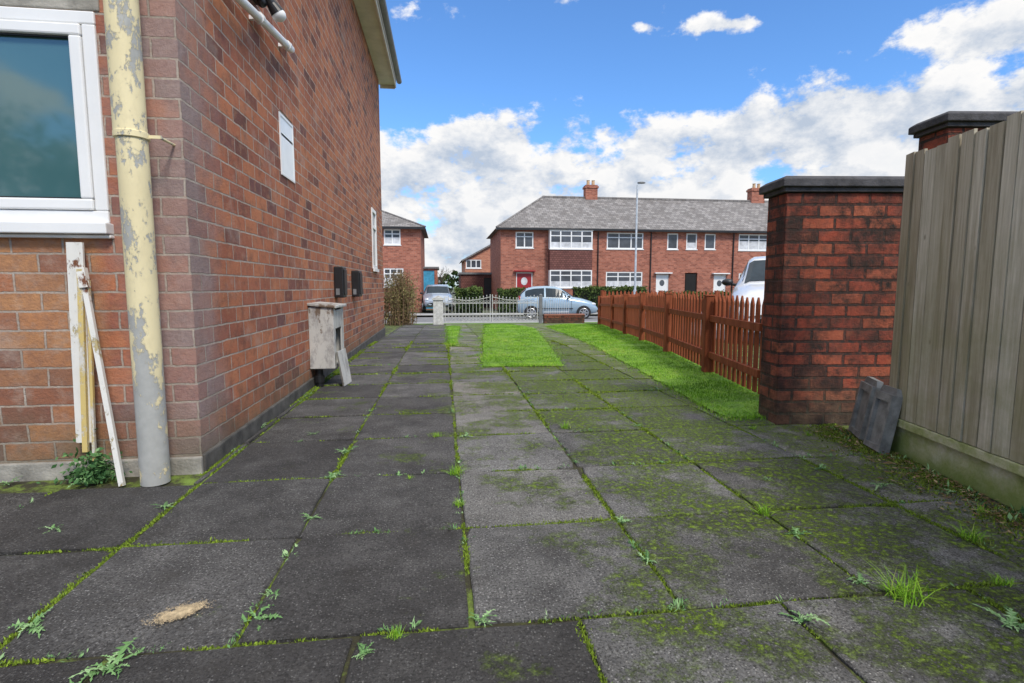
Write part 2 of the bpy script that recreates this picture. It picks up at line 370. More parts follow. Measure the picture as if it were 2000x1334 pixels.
# slabs
def fenceX(y): return 1.93+.2*y
rows=[-2.25,-1.65,-1.05,-.45,.15,.75,1.35,1.94,2.55,3.2]
y=3.2
while y<16: y+=.61; rows.append(min(y,16.2))
cols=[-4.70,-4.1,-3.5,-2.9,-2.31,-1.72,-1.12,-.53,.065,.66,1.26,1.86,2.44,3.05,3.65,4.3,4.95,5.5]
sl=MB(); joints=[]
rs=random.Random(3)
for ri,(y0,y1) in enumerate(zip(rows,rows[1:])):
    sh=.29 if y1<=1.36 and (ri%2==1) else 0
    for ci,(x0,x1) in enumerate(zip(cols,cols[1:])):
        x0+=sh;x1+=sh
        if y0>=2.5:
            if x1<-1.14: continue
            x0=max(x0,-1.16)
        lim0,lim1=fenceX(y0)-.03,fenceX(y1)-.03
        if x0>lim0-.1: continue
        xa,xb=min(x1,lim0),min(x1,lim1)
        g=rs.uniform(.003,.0075)
        j=lambda: rs.uniform(-.004,.004)
        P=[(x0+g+j(),y0+g+j()),(xa-g+j(),y0+g+j()),(xb-g+j(),y1-g+j()),(x0+g+j(),y1-g+j())]
        dz=rs.uniform(-.003,.003); tx=rs.uniform(-.004,.004); ty=rs.uniform(-.004,.004)
        cx=(x0+x1)/2
        tone=.42+rs.uniform(-.19,.19)
        if cx<-.53: tone-=.20
        if -.54<cx<.06: tone-=.15
        if .06<cx<.66: tone+=.26
        if .66<cx<1.3: tone+=.10
        if cx>1.85: tone+=.3
        if cx<-1.2: tone-=.05
        if y0>3: tone+=.08
        zf=lambda x,y: gz(y)+dz+tx*(x-cx)/.3+ty*(y-(y0+y1)/2)/.3
        c=Vector((sum(p[0] for p in P)/4,sum(p[1] for p in P)/4))
        out=[]
        for k in range(4):
            a=Vector(P[k]); b2=Vector(P[(k+1)%4]); nn=Vector((-(b2-a).y,(b2-a).x)).normalized(); K=8
            for q in range(K):
                ch=abs(rs.gauss(0,.0024))+(rs.uniform(.004,.018) if q==0 and rs.random()<.4 else 0)
                out.append(a+(b2-a)*(q/K)+nn*ch)
        N=len(out)
        def ins(k): return [c+(p-c)*(1-k) for p in out]
        n=len(sl.v)
        for L,d in ((ins(0),-.04),(ins(0),-.004),(ins(.016),0.0)):
            for p in L: sl.v.append((p[0],p[1],zf(p[0],p[1])+d))
        for a in range(2):
            for k in range(N):
                k2=(k+1)%N; sl.f.append((n+a*N+k,n+a*N+k2,n+a*N+N+k2,n+a*N+N+k)); sl.t.append(max(0,tone-.1))
        sl.f.append(tuple(n+2*N+k for k in range(N))); sl.t.append(max(0,min(1,tone)))
        joints.append((x0,y0,x0,y1)); joints.append((x0,y0,xa,y0))
struct(sl.build('paving',M['slab']))
rm=random.Random(11); mo=MB(); se=MB()
for (x0,y0,x1,y1) in joints:
    L=math.hypot(x1-x0,y1-y0)
    if min(y0,y1)>9 or max(y0,y1)<.7 or x0<-2.6: continue
    dens=1700 if y0<3 else 650
    for i in range(int(L*dens)):
        t=rm.random(); x=x0+(x1-x0)*t; yy=y0+(y1-y0)*t
        nv=mn.noise(Vector((x*2.3,yy*2.3,1.7)))+.6*mn.noise(Vector((x*9,yy*9,5)))
        if nv<-.02+rm.uniform(-.14,.26): continue
        wd=.003+.018*max(0,nv)
        x+=rm.gauss(0,wd); yy+=rm.gauss(0,wd); s_=rm.uniform(.0015,.0042)*(1+max(0,yy-2)*.35)
        a=rm.uniform(0,6.28); zb=gz(yy)-.005
        mo.face([(x-s_*math.cos(a),yy-s_*math.sin(a),zb),(x+s_*math.cos(a),yy+s_*math.sin(a),zb),(x+rm.gauss(0,s_),yy+rm.gauss(0,s_),zb+.004+s_*rm.uniform(.6,1.8))],min(1,max(0,rm.gauss(.55,.25))))
    for i in range(int(L*17)):
        t=rm.random(); x=x0+(x1-x0)*t; yy=y0+(y1-y0)*t
        nv=mn.noise(Vector((x*1.7,yy*1.7,6.7)))+.6*mn.noise(Vector((x*7,yy*7,1)))
        if nv<.20+rm.uniform(-.1,.15) or yy>6.5: continue
        x+=rm.gauss(0,.006); yy+=rm.gauss(0,.006); zb=gz(yy); tn=rm.uniform(.2,.85); big_=rm.uniform(.4,1.1)
        for q in range(rm.randint(6,15)):
            a=rm.uniform(0,6.28); L_=rm.uniform(.006,.020)*big_; wl=rm.choice([.08,.14,.3])*L_; d=Vector((math.cos(a),math.sin(a),rm.uniform(.2,1.4))); sd_=Vector((-d.y,d.x,0)); p=Vector((x+rm.gauss(0,.008),yy+rm.gauss(0,.008),zb))
            se.face([p,p+d*L_*.55+sd_*wl,p+d*L_,p+d*L_*.55-sd_*wl],min(1,max(0,tn+rm.uniform(-.25,.2))))
for i in range(14000):
    yy=rm.uniform(.8,3.15); x=fenceX(yy)-.02-abs(rm.gauss(0,.11))
    if mn.noise(Vector((x*4,yy*4,2)))+rm.uniform(-.2,.2)<-.03: continue
    s_=rm.uniform(.002,.006); a=rm.uniform(0,6.28)
    mo.face([(x-s_*math.cos(a),yy-s_*math.sin(a),.0),(x+s_*math.cos(a),yy+s_*math.sin(a),.0),(x+rm.gauss(0,s_),yy+rm.gauss(0,s_),.004+s_*rm.uniform(.6,2.4))],min(1,max(0,rm.gauss(.4,.25))))
for i in range(60):
    yy=rm.uniform(1.2,3.1); x=fenceX(yy)-.03-abs(rm.gauss(0,.07)); tn=rm.uniform(.1,.8); big_=rm.uniform(.6,1.5)
    for q in range(rm.randint(6,14)):
        a=rm.uniform(0,6.28); L_=rm.uniform(.008,.022)*big_; wl=rm.choice([.06,.12,.3])*L_; d=Vector((math.cos(a),math.sin(a),rm.uniform(.3,1.8))); sd_=Vector((-d.y,d.x,0)); p=Vector((x+rm.gauss(0,.01),yy+rm.gauss(0,.01),0))
        se.face([p,p+d*L_*.55+sd_*wl,p+d*L_,p+d*L_*.55-sd_*wl],min(1,max(0,tn+rm.uniform(-.25,.2))))
tag(mo.build('moss',M['moss'],uv=False),'green moss growing along the joints between the paving slabs','moss',kind='stuff')
tag(se.build('seedlings',M['weed'],uv=False),'scattered tiny green seedlings sprouting along the paving joints and the fence foot','seedlings',kind='stuff')

# lawns
def inpoly(x,y,P):
    c=False
    for i in range(len(P)):
        a=P[i];b=P[i-1]
        if (a[1]>y)!=(b[1]>y) and x<(b[0]-a[0])*(y-a[1])/(b[1]-a[1])+a[0]: c=not c
    return c
def lawn(name,poly,dens,label):
    rl=random.Random(len(poly)*7+1)
    ys=[p[1] for p in poly]; y0,y1=min(ys),max(ys); mb=MB()
    def span(y):
        xs=[]
        for i in range(len(poly)):
            a=poly[i];b=poly[i-1]
            if (a[1]>y)!=(b[1]>y): xs.append((b[0]-a[0])*(y-a[1])/(b[1]-a[1])+a[0])
        return (min(xs),max(xs)) if len(xs)>1 else None
    n=160; prev=None
    for i in range(n+1):
        y=y0+1e-4+(y1-y0-2e-4)*i/n; s=span(y)
        if s is None: continue
        wob=.05*mn.noise(Vector((y*4,3,0)))+.03*mn.noise(Vector((y*13,3,0)))+.03,.02*mn.noise(Vector((y*4,9,0)))
        cur=(s[0]+wob[0],s[1]+wob[1],y)
        if prev:
            a=prev; b=cur
            za,zb=gz(a[2])+.012,gz(b[2])+.012
            mb.face([(a[0],a[2],za),(a[1],a[2],za),(b[1],b[2],zb),(b[0],b[2],zb)])
        prev=cur
    struct(mb.build(name,M['turf']))
    gb=MB(); N=int(dens)
    xs=[p[0] for p in poly]; x0,x1=min(xs)-.15,max(xs)+.05
    k=0;tries=0
    while k<N and tries<N*12:
        tries+=1
        u=rl.random(); yy=y0-.12+(y1-y0+.12)*(u**1.7); x=rl.uniform(x0,x1)
        ew=.03+.16*max(0,mn.noise(Vector((x*2.2,yy*2.2,8))))
        if not inpoly(x+rl.gauss(0,ew),yy+rl.gauss(0,ew),poly): continue
        k+=1
        near=1+ (yy-4)*.09
        h=rl.uniform(.008,.026)*(1+.8*mn.noise(Vector((x*3,yy*3,0)))); w=.0028*max(1,near); a=rl.uniform(0,6.28); z=gz(yy)+.008
        lx,ly=rl.gauss(0,.014),rl.gauss(0,.014)
        tn=.50+.45*mn.noise(Vector((x*1.5,yy*1.5,4)))+.35*mn.noise(Vector((x*6,yy*6,4)))+rl.gauss(0,.2)
        gb.face([(x-w*math.cos(a),yy-w*math.sin(a),z),(x+w*math.cos(a),yy+w*math.sin(a),z),(x+lx,yy+ly,z+h)],min(1,max(0,tn)))
    tag(gb.build('grass',M['grass'],uv=False),label,'grass',kind='stuff')
mid=[G(938,719),G(1100,716),G(1075,680),G(1045,642),G(1000,634),G(946,634),G(940,670)]
lawn('lawn',[(p.x,p.y) for p in mid],28000,'bright green grass on the small lawn strip in the middle of the drive')
thin_=[G(874,676),G(890,676),G(895,655),G(899,637),G(872,637)]
lawn('lawn',[(p.x,p.y) for p in thin_],4500,'thin strip of grass left of the small middle lawn, near the gates')
rl_=[G(1418,822),G(1330,775),G(1250,728),G(1180,690),G(1120,660),G(1066,638),G(1100,634)]
rp=[(p.x,p.y) for p in rl_]
far=rp[-1]
rp+= [(fenceX(far[1])+.02,far[1]),(fenceX(3.9)-.03,3.9),(fenceX(3.45)-.1,3.32)]
lawn('lawn',rp,64000,'bright green grass on the long lawn along the red brown picket fence')

# ---------------------------------------------------------------- helper: walls with holes and windows
def wallholes(mb,u0,u1,v0,v1,holes,axis='x',w=0.0,depth=.1):
    us=sorted({u0,u1}|{h[0] for h in holes}|{h[1] for h in holes}); vs=sorted({v0,v1}|{h[2] for h in holes}|{h[3] for h in holes})
    P=(lambda u,v,d=0:(u,w+d,v)) if axis=='x' else (lambda u,v,d=0:(w-d,u,v))
    for a,b in zip(us,us[1:]):
        for c,d in zip(vs,vs[1:]):
            mu,mv=(a+b)/2,(c+d)/2
            if any(h[0]<mu<h[1] and h[2]<mv<h[3] for h in holes): continue
            mb.face([P(a,c),P(b,c),P(b,d),P(a,d)])
    for h in holes:
        a,b,c,d=h[:4]
        mb.face([P(a,c),P(a,c,depth),P(b,c,depth),P(b,c)]); mb.face([P(a,d),P(b,d),P(b,d,depth),P(a,d,depth)])
        mb.face([P(a,c),P(a,d),P(a,d,depth),P(a,c,depth)]); mb.face([P(b,c),P(b,c,depth),P(b,d,depth),P(b,d)])
def window(root,u0,u1,v0,v1,cols=2,axis='x',w=0.0,fr=.06,top=0.0,pane=None,sill=True,inset=.03,curtain=0,pd=.025):
    def bx(mb,a,b,d0,d1,c,d):
        if axis=='x': mb.box(a,b,w+d0,w+d1,c,d)
        else: mb.box(w-d1,w-d0,a,b,c,d)
    f=MB(); d0,d1=inset,inset+.05
    bx(f,u0,u1,d0,d1,v0,v0+fr); bx(f,u0,u1,d0,d1,v1-fr,v1); bx(f,u0,u0+fr,d0,d1,v0+fr,v1-fr); bx(f,u1-fr,u1,d0,d1,v0+fr,v1-fr)
    for k in range(1,cols):
        uc=u0+(u1-u0)*k/cols; bx(f,uc-fr*.5,uc+fr*.5,d0+.002,d1-.002,v0+fr,v1-fr)
    if top:
        vc=v1-(v1-v0)*top; bx(f,u0+fr,u1-fr,d0+.004,d1-.004,vc-fr*.4,vc+fr*.4)
    fo=f.build('window',M['upvc'],root)
    p=MB(); bx(p,u0+fr*.5,u1-fr*.5,d0+pd,d0+pd+.005,v0+fr*.5,v1-fr*.5); p.build('pane',pane or M['glass_far'],fo)
    if curtain:
        p=MB(); bx(p,u0+fr,u1-fr,d0+.021,d0+.024,v0+fr,v0+fr+(v1-v0)*curtain); p.build('curtain',M['curtain'],fo)
    if sill:
        s=MB(); bx(s,u0-.04,u1+.04,-.04,inset,v0-.05,v0); s.build('sill',M['upvc'],fo)
    return fo

# ---------------------------------------------------------------- the near house
HX,HY=-1.18,2.73
house=thing('brick_house','large red brown brick house side wall with eaves filling the left of the view','house',(HX,HY,0))
wb=MB()
W0=(-1.6,-.335,1.13,2.11)
wallholes(wb,-6,0,-.05,4.9,[W0],'x',0,.09)
S1=(1.54,1.90,1.73,2.18); S2=(6.69,7.26,1.21,2.23)
wallholes(wb,0,8.32,-.4,4.9,[S1,S2],'y',0,.08)
wb.face([(0,8.32,-.4),(-6,8.32,-.4),(-6,8.32,4.9),(0,8.32,4.9)])
wb.build('wall',M['brick_near'],house)
pb=MB(); pb.box(-6,.002,-.02,.06,-.05,.075); pb.build('plinth',M['concrete'],house,bevel=.006)
pb=MB(); pb.box(-.05,.014,.0,8.33,-.4,.082); pb.build('plinth',M['bitumen'],house,bevel=.008)
fo=MB(); a,b_,c,d=W0
def ring(mb,a,b_,c,d,f,y0,y1):
    mb.box(a,b_,y0,y1,c,c+f); mb.box(a,b_,y0,y1,d-f,d); mb.box(a,a+f,y0,y1,c+f,d-f); mb.box(b_-f,b_,y0,y1,c+f,d-f)
ring(fo,a,b_,c+.06,d,.055,-.012,.06); wo=fo.build('window',M['upvc'],house,bevel=.006)
sa=MB(); ring(sa,a+.057,b_-.057,c+.117,d-.057,.05,-.022,.05); sa.build('sash',M['upvc'],wo,bevel=.008)
pn=MB(); pn.box(a+.1,b_-.1,.012,.018,c+.16,d-.1); pn.build('pane',M['teal'],wo)
gk=MB(); ring(gk,a+.108,b_-.108,c+.168,d-.108,.006,-.004,.011); gk.build('gasket',M['black'],wo)
si=MB(); si.box(a-.02,b_+.012,-.06,.07,c+.008,c+.058); si.box(a-.02,b_+.012,-.03,.02,c-.01,c+.006); si.build('sill',M['upvc'],wo,bevel=.005)
li=MB(); li.box(a-.1,b_+.02,-.008,.05,d+.004,d+.075); li.build('lintel',M['concrete'],house,bevel=.005)
window(house,*S1,cols=1,axis='y',fr=.02,top=.33,inset=-.008,pane=M['obscure'],sill=False,pd=.004)
inf=MB()
for k in range(3): inf.box(-.03,.006,1.56+k*.115,1.56+k*.115+.1,2.20,2.42)
inf.build('soldier_course',M['brick_near'],house)
window(house,*S2,cols=1,axis='y',fr=.06,inset=-.015,top=.3)
e=MB(); e.box(-.02,.29,-.35,8.55,4.86,4.885); e.build('soffit',M['cream'],house)
e=MB(); e.box(.292,.312,-.35,8.57,4.82,5.0); e.box(0,.29,8.552,8.575,4.80,5.0); e.build('fascia',M['cream'],house)
g_=MB()
prof=[(.052*math.cos(t),.052*math.sin(t)) for t in [math.pi+math.pi*k/8 for k in range(9)]]
prof=prof+[(x*.85,y*.85+.002) for x,y in reversed(prof)]
g_.prism(prof,lambda a,b,h:(.367+a,h,4.98+b),-.4,8.66); g_.build('gutter',M['gutter'],house)
r_=MB(); r_.obox((-2.33,4.1,6.47),(2.8*.87,0,-1.4*1.0*1.05),(0,4.6,0),(.02,0,.04)); r_.build('roof',M['slate'],house)
dp=MB(); px,py=-.15,-.135
dp.path([(px,py,.0),(px,py,.5),(px,py,1.0),(px,py,1.55)],.060,28); dp.path([(px-.004,py,1.552),(px-.005,py,2.5),(px-.006,py,4.8)],.063,28)
po=dp.build('drainpipe',M['pipe'],house,smooth=False)
for p in po.data.polygons: p.use_smooth=len(p.vertices)==4
cb=MB(); cb.path([(px,py,1.535),(px,py,1.538),(px,py,1.562),(px,py,1.565)],[.064,.068,.068,.064],28)
cb.box(px+.06,px+.12,py+.0,py+.006,1.542,1.556); cb.tube((px+.11,py+.006,1.549),(px+.11,.02,1.549),.006); cb.build('pipe_clamp',M['pipe'],po)
wp=MB(); wp.path([(.06,.3,2.46),(.06,1.2,2.61),(.06,1.66,2.68),(.05,1.77,2.71),(.0,1.8,2.75)],.026,12); w_=wp.build('waste_pipe',M['upvc'],house,smooth=True)
for yy,zz in ((1.0,2.577),(1.62,2.675)):
    wc=MB(); wc.path([(.06,yy-.02,zz-.003),(.06,yy+.02,zz+.003)],.034,12); wc.box(0,.06,yy-.012,yy+.012,zz-.012,zz+.012); wc.build('pipe_clip',M['upvc'],w_)
fl=MB(); fl.box(0,.035,.98,1.14,2.72,2.86); fl.tube((.03,1.06,2.78),(.09,1.06,2.76),.018); fo_=fl.build('floodlight',M['black'],house)
b2=MB(); b2.path([(.07,1.05,2.77),(.11,1.09,2.71),(.14,1.11,2.665)],[.02,.032,.046],16); b2.build('lamp_head',M['black'],fo_)
b2=MB(); b2.ell((.146,1.114,2.655),.045,.045,.040,16,10); b2.build('lamp_bulb',M['upvc'],fo_,smooth=True)
b3=MB(); b3.path([(.06,1.02,2.77),(.08,.95,2.73),(.10,.91,2.70)],[.02,.034,.046],16); b3.build('lamp_head',M['black'],fo_)
b3=MB(); b3.ell((.06,1.06,2.70),.03,.035,.03,12,8); b3.build('sensor',M['black'],fo_,smooth=True)
for (ya,yb,z0,z1) in ((3.36,3.56,.78,1.12),(4.50,4.74,.77,1.11)):
    mb=MB(); mb.box(0,.10,ya,yb,z0,z1); o=mb.build('meter_box',M['black'],house,bevel=.01)
    mb=MB(); mb.box(.101,.112,ya+.02,yb-.02,z0+.03,z1-.03); mb.build('door',M['black'],o,bevel=.004)
    mb=MB(); mb.box(.02,.06,ya-.006,ya,z0+.03,z0+.1); mb.build('latch',M['gutter'],o)
bx0,bx1,by0,by1,bz0,bz1=.0,.215,2.18,2.66,.17,.72
mb=MB()
mb.box(bx0,bx1,by0,by0+.02,bz0,bz1); mb.box(bx0,bx1,by1-.02,by1,bz0,bz1); mb.box(bx0,bx1,by0+.02,by1-.02,bz0,bz0+.02)
mb.obox(((bx0+bx1)/2+.01,(by0+by1)/2,bz1+.014),(.128,0,-.012),(0,.26,0),(0,0,.012))
mb.box(bx1-.02,bx1-.002,by0+.02,by0+.09,bz0+.02,bz1); mb.box(bx1-.02,bx1-.002,by1-.09,by1-.02,bz0+.02,bz1); mb.box(bx1-.02,bx1-.003,by0+.09,by1-.09,bz1-.2,bz1-.03)
cup=mb.build('meter_cupboard',M['oldbox'],house,bevel=.006)
mb=MB(); mb.obox((bx1+.05,by0+.16,.16),(.01,-.012,.004),(.012,.13,0),(-.025,.0,.16)); mb.build('broken_door',M['oldbox'],cup,bevel=.004)
mb=MB(); mb.path([(.06,2.26,.17),(.06,2.26,-.03)],.035,12); mb.path([(.06,2.26,.04),(.06,2.26,.10)],.045,12); mb.build('black_pipe',M['black'],cup)
mb=MB(); mb.box(.02,.04,2.4,2.6,.22,.6); mb.tube((.08,2.45,.2),(.08,2.45,.5),.015); mb.build('meter',M['gutter'],cup)

t=thing('metal_strip','wide upright white strip with yellow and rust streak below the white window','metal strip',(-1.655,2.66,0))
mb=MB(); mb.obox((0,.02,.64),(.034,0,0),(0,.006,0),(0.006,.012,.46)); mb.build('strip',M['rustwhite'],t)
mb=MB(); mb.obox((.018,.002,.56),(.011,0,0),(0,.008,0),(0.012,.012,.42)); mb.obox((.046,.006,.47),(.006,0,0),(0,.007,0),(0.012,.012,.46)); mb.build('yellow_edge',M['rustyellow'],t)
t=thing('metal_pole','thin rusty white pole leaning against the brick wall beside the drainpipe','pole',(-1.46,2.57,0))
mb=MB(); mb.obox((-.08,.055,.485),(.011,0,0.002),(0,.009,-.002),(-.083,.06,.485)); mb.build('pole',M['rustwhite'],t)
mb=MB(); mb.obox((-.155,.105,.94),(.017,0,0.002),(0,.013,-.002),(-.008,.006,.045)); mb.build('end_bracket',M['rustwhite'],t)

# ---------------------------------------------------------------- right hand piers and fence
ANG=math.atan(.2)
def pier(loc,w,d,h,label,cap=.1,ov=.045):
    t=thing('brick_pier',label,'brick pier',loc,-ANG*.55)
    mb=MB(); mb.box(0,w,0,d,-.1,h)
    mb.build('shaft',M['brick_pier'],t,bevel=.008)
    mb=MB(); mb.box(-ov*.5,w+ov*.5,-ov*.5,d+ov*.5,h+.001,h+.028); mb.build('shoulder_course',M['capstone'],t,bevel=.004)
    mb=MB(); o=ov
    n=len(mb.v)
    for (k,z) in ((o,h+.03),(o,h+.03+cap*.55),(o-.03,h+.03+cap*.8),(-.08,h+.03+cap*.95)):
        for (x,y) in ((-k,-k),(w+k,-k),(w+k,d+k),(-k,d+k)): mb.v.append((x,y,z))
    for i in range(3):
        for k in range(4):
            k2=(k+1)%4; mb.f.append((n+i*4+k,n+i*4+k2,n+i*4+4+k2,n+i*4+4+k)); mb.t.append(.5)
    mb.f.append((n+3,n+2,n+1,n)); mb.t.append(.5); mb.f.append((n+12,n+13,n+14,n+15)); mb.t.append(.5)
    mb.build('coping',M['capstone'],t,bevel=.006)
    return t
pier((2.15,3.2,0),.78,.24,1.49,'free standing brick pier with dark stone cap between the picket fence and the timber fence',cap=.085)
pier((3.27,3.22,0),1.1,.25,1.93,'taller brick pier whose dark cap shows above the timber fence',cap=.085)
tf=thing('timber_fence','tall weathered grey closeboard fence on a mossy concrete base at right','fence',(2.43,2.62,0),math.atan2(-.981,-.196))
rb=random.Random(5); mb=MB(); x=0.0
while x<4.6:
    w=.072+rb.uniform(-.007,.007); k=rb.uniform(-.003,.003); top=1.585+rb.uniform(-.014,.008); tn=rb.random()
    sk=rb.uniform(-.003,.003); gap=rb.uniform(.005,.009); tw=rb.uniform(-.004,.004)
    mb.prism([(x,-.010-tw),(x+w,-.010+tw),(x+w,.004+tw),(x,.004-tw)],lambda a,b,h:(a+(h-.2)*sk,b+k,h),.205,top,tn)
    x+=w+gap
x=-.0
while x<4.55:
    mb.prism([(x+.045,.012),(x+.115,.012),(x+.115,.019),(x+.045,.019)],lambda a,b,h:(a,b,h),.205,1.57,rb.random()); x+=.079
mb.build('board_panel',M['greywood'],tf)
mb=MB(); mb.box(0,4.6,.012,.05,.2-.2,.2); mb.box(0,4.6,-.012,.0115,.155,.2); mb.build('gravel_board',M['gravelboard'],tf,bevel=.005)
for z in (.4,.9,1.42):
    mb=MB(); mb.box(.02,4.6,.022,.07,z,z+.06); mb.build('rail',M['greywood'],tf)
for x in (.02,1.9,3.8):
    mb=MB(); mb.box(x,x+.09,.072,.16,-.1,1.55); mb.build('post',M['gravelboard'],tf,bevel=.005)
for i,(cx,cy,w,h,lab) in enumerate(((2.475,2.86,.115,.36,'larger grey concrete slab leaning on the end of the timber fence, beside the brick pier'),(2.36,2.60,.085,.36,'narrower grey concrete slab leaning on the timber fence in front of the larger one'))):
    t=thing('concrete_slab',lab,'concrete slab',(cx,cy,0),rad(78.7-14+i*10))
    th=.016
    outline=[(-w,0),(w,0),(w,h*.9),(w*.8,h),(-w*.8,h),(-w,h*.9)]
    f=lambda a,b,hh:(a,-b*.16+hh,b*.98+hh*.16+.004)
    mb=MB(); mb.prism(outline,f,-th,th); mb.build('slab_body',M['concrete_d'],t,bevel=.006)
    mb=MB()
    for (p,q,r,s) in ((-.96,-.74,.02,.9),(.74,.96,.02,.9)): mb.prism([(w*p,h*r),(w*q,h*r),(w*q,h*s),(w*p,h*s)],f,th-.002,th+.020)
    mb.prism([(-w*.74,h*.78),(w*.74,h*.78),(w*.74,h*.9),(-w*.74,h*.9)],f,th-.002,th+.020); mb.prism([(-w*.74,h*.02),(w*.74,h*.02),(w*.74,h*.10),(-w*.74,h*.10)],f,th-.002,th+.020)
    mb.build('raised_rim',M['concrete_d'],t)

# ---------------------------------------------------------------- picket fences
def picket(label,A,B,ts,hgt,group=None):
    t=thing('picket_fence',label,'fence',(A[0],A[1],0)); A=Vector((A[0],A[1])); B=Vector((B[0],B[1])); d=(B-A); L=d.length; d.normalize(); n=Vector((-d.y,d.x))
    if n.x>0: n=-n
    D=Vector((d.x,d.y,0)); Nn=Vector((n.x,n.y,0))
    def pt(s,off,z):
        p=D*s+Nn*off; return Vector((p.x,p.y,gz(A.y+p.y)+z))
    posts=[L*k for k in ts]
    for s in posts:
        mb=MB(); mb.obox(pt(s,.0,hgt*.5-.02),D*.045,Nn*.045,Vector((0,0,hgt*.5+.02)),rb.random()); 
        mb.obox(pt(s,.0,hgt+.01),D*.052,Nn*.052,Vector((0,0,.008)),.3)
        mb.build('post',M['redwood'],t,bevel=.005)
    allp=[0.0]+posts if posts[0]>.3 else posts
    if L-allp[-1]>.3: allp.append(L)
    for s0,s1 in zip(allp,allp[1:]):
        mb=MB(); s=s0+.075
        while s<s1-.06:
            w=.030; lean=rb.uniform(-.006,.006); tn=rb.random(); top=hgt+.015+rb.uniform(-.008,.008)
            c=pt(s,-.035,0); 
            mb.prism([(-w,.03),(w,.03),(w,top-.06),(0,top),(-w,top-.06)],lambda a,b,h:c+D*(a+lean*b)+Nn*h+Vector((0,0,b)),-.008,.008,tn)
            s+=.118
        mb.build('picket_panel',M['redwood'],t)
        for z in (.2,hgt*.72):
            mb=MB(); a=pt(s0+.045,-.008,z); b=pt(s1-.045,-.008,z); mb.obox((a+b)/2,(b-a)/2,Nn*.016,Vector((0,0,.032)),rb.random()); mb.build('rail',M['redwood'],t,bevel=.003)
    return t
A=G(1483,781); B=G(1170,634)
d2=Vector((B.x-A.x,B.y-A.y)); L2=d2.length
ts=[]
for (px,py) in ((1385,735),(1305,700),(1255,676),(1222,660),(1196,647),(1171,635)):
    r=ray(px,600)
    det=d2.x*(-r.y)-d2.y*(-r.x); s=((0-A.x)*(-r.y)-(0-A.y)*(-r.x))/det; ts.append(min(1,s))
picket('long red brown picket fence running down the right side of the lawn',(A.x,A.y),(B.x,B.y),ts,.80)
picket('farther red brown picket fence crossing the front of the next plot',(B.x+.1,B.y+.05),(B.x+9,B.y+.5),[.0,.2,.4,.6,.8,1],.96)

# ---------------------------------------------------------------- gate and front boundary
GY=16.3
p0=atY(846,600,GY); p1=atY(866,600,GY); zt=gz(GY)
t=thing('gate_post','squat white painted concrete gate post at the left of the iron gates','gate post',((p0.x+p1.x)/2,GY,zt))
mb=MB(); w=(p1.x-p0.x)/2; mb.box(-w,w,-w,w,-.05,.72); mb.build('post',M['ironpaint'],t,bevel=.01)
mb=MB(); mb.box(-w-.03,w+.03,-w-.03,w+.03,.722,.78); mb.prism([(-w,0),(w,0),(0,.08)],lambda a,b,h:(a,h,.782+b),-w,w); mb.build('cap',M['ironpaint'],t)
t=thing('gate_post','slim grey metal gate post beside the pale blue car','gate post',(atY(1056,600,GY).x,GY,zt))
mb=MB(); mb.box(-.05,.05,-.05,.05,-.05,.84); mb.build('post',M['gutter'],t); mb=MB(); mb.ell((0,0,.86),.055,.055,.04); mb.build('cap',M['gutter'],t)
def gate(px0,px1,label,rz):
    a=atY(px0,600,GY); b=atY(px1,600,GY); W=abs(b.x-a.x)
    t=thing('iron_gate',label,'gate',(a.x,GY,zt),rz,'pair of white iron gates'); 
    r=.008; H_=.84
    mb=MB()
    for z in (.06,.30,.62): mb.tube((0,0,z),(W,0,z),r*1.2,n=6)
    mb.tube((0,0,.03),(0,0,H_),r*1.6,n=6); mb.tube((W,0,.03),(W,0,H_+.05),r*1.6,n=6)
    pts=[(W*k/12,0,H_-.03-.10*math.sin(math.pi*k/12)) for k in range(13)]; mb.path(pts,r*1.2,6)
    mb.build('frame',M['ironpaint'],t)
    mb=MB(); n=int(W/.10)
    for k in range(1,n):
        x=W*k/n; top=H_-.03-.10*math.sin(math.pi*x/W)
        mb.tube((x,0,.06),(x,0,top+.05),r*.75,n=5); mb.ell((x,0,top+.06),.014,.014,.026,6,4)
    mb.build('bars',M['ironpaint'],t)
    for zs in ((.12,.036),(.225,.036)),((.665,.032),):
        mb=MB()
        for k in range(n):
            x=W*(k+.5)/n
            for z,rr in zs: mb.path([(x+rr*math.cos(q*.7),0,z+rr*math.sin(q*.7)) for q in range(10)],r*.6,4)
        mb.build('scroll_band',M['ironpaint'],t)
gate(869,958,'left leaf of the ornate white wrought iron gates, next to the squat white post',rad(3))
gate(1050,962,'right leaf of the ornate white wrought iron gates, in front of the pale blue car',rad(180-3))
lw0=atY(1062,600,GY).x; lw1=B.x-.1
t=thing('boundary_wall','low red brick wall with thin railings at the far end of the right lawn','wall',(lw0,GY,zt))
mb=MB(); mb.box(0,lw1-lw0,-.1,.1,-.1,.24); mb.build('brickwork',M['brick_pier'],t)
mb=MB(); mb.box(0,lw1-lw0,-.12,.12,.242,.28); mb.build('coping',M['brick_far'],t)
mb=MB(); W=lw1-lw0
for z in (.34,.78): mb.tube((0,0,z),(W*.62,0,z),.011,n=6)
for k in range(12): mb.tube((W*.62*k/11,0,.28),(W*.62*k/11,0,.80),.008,n=5)
mb.build('railing',M['lamp'],t)

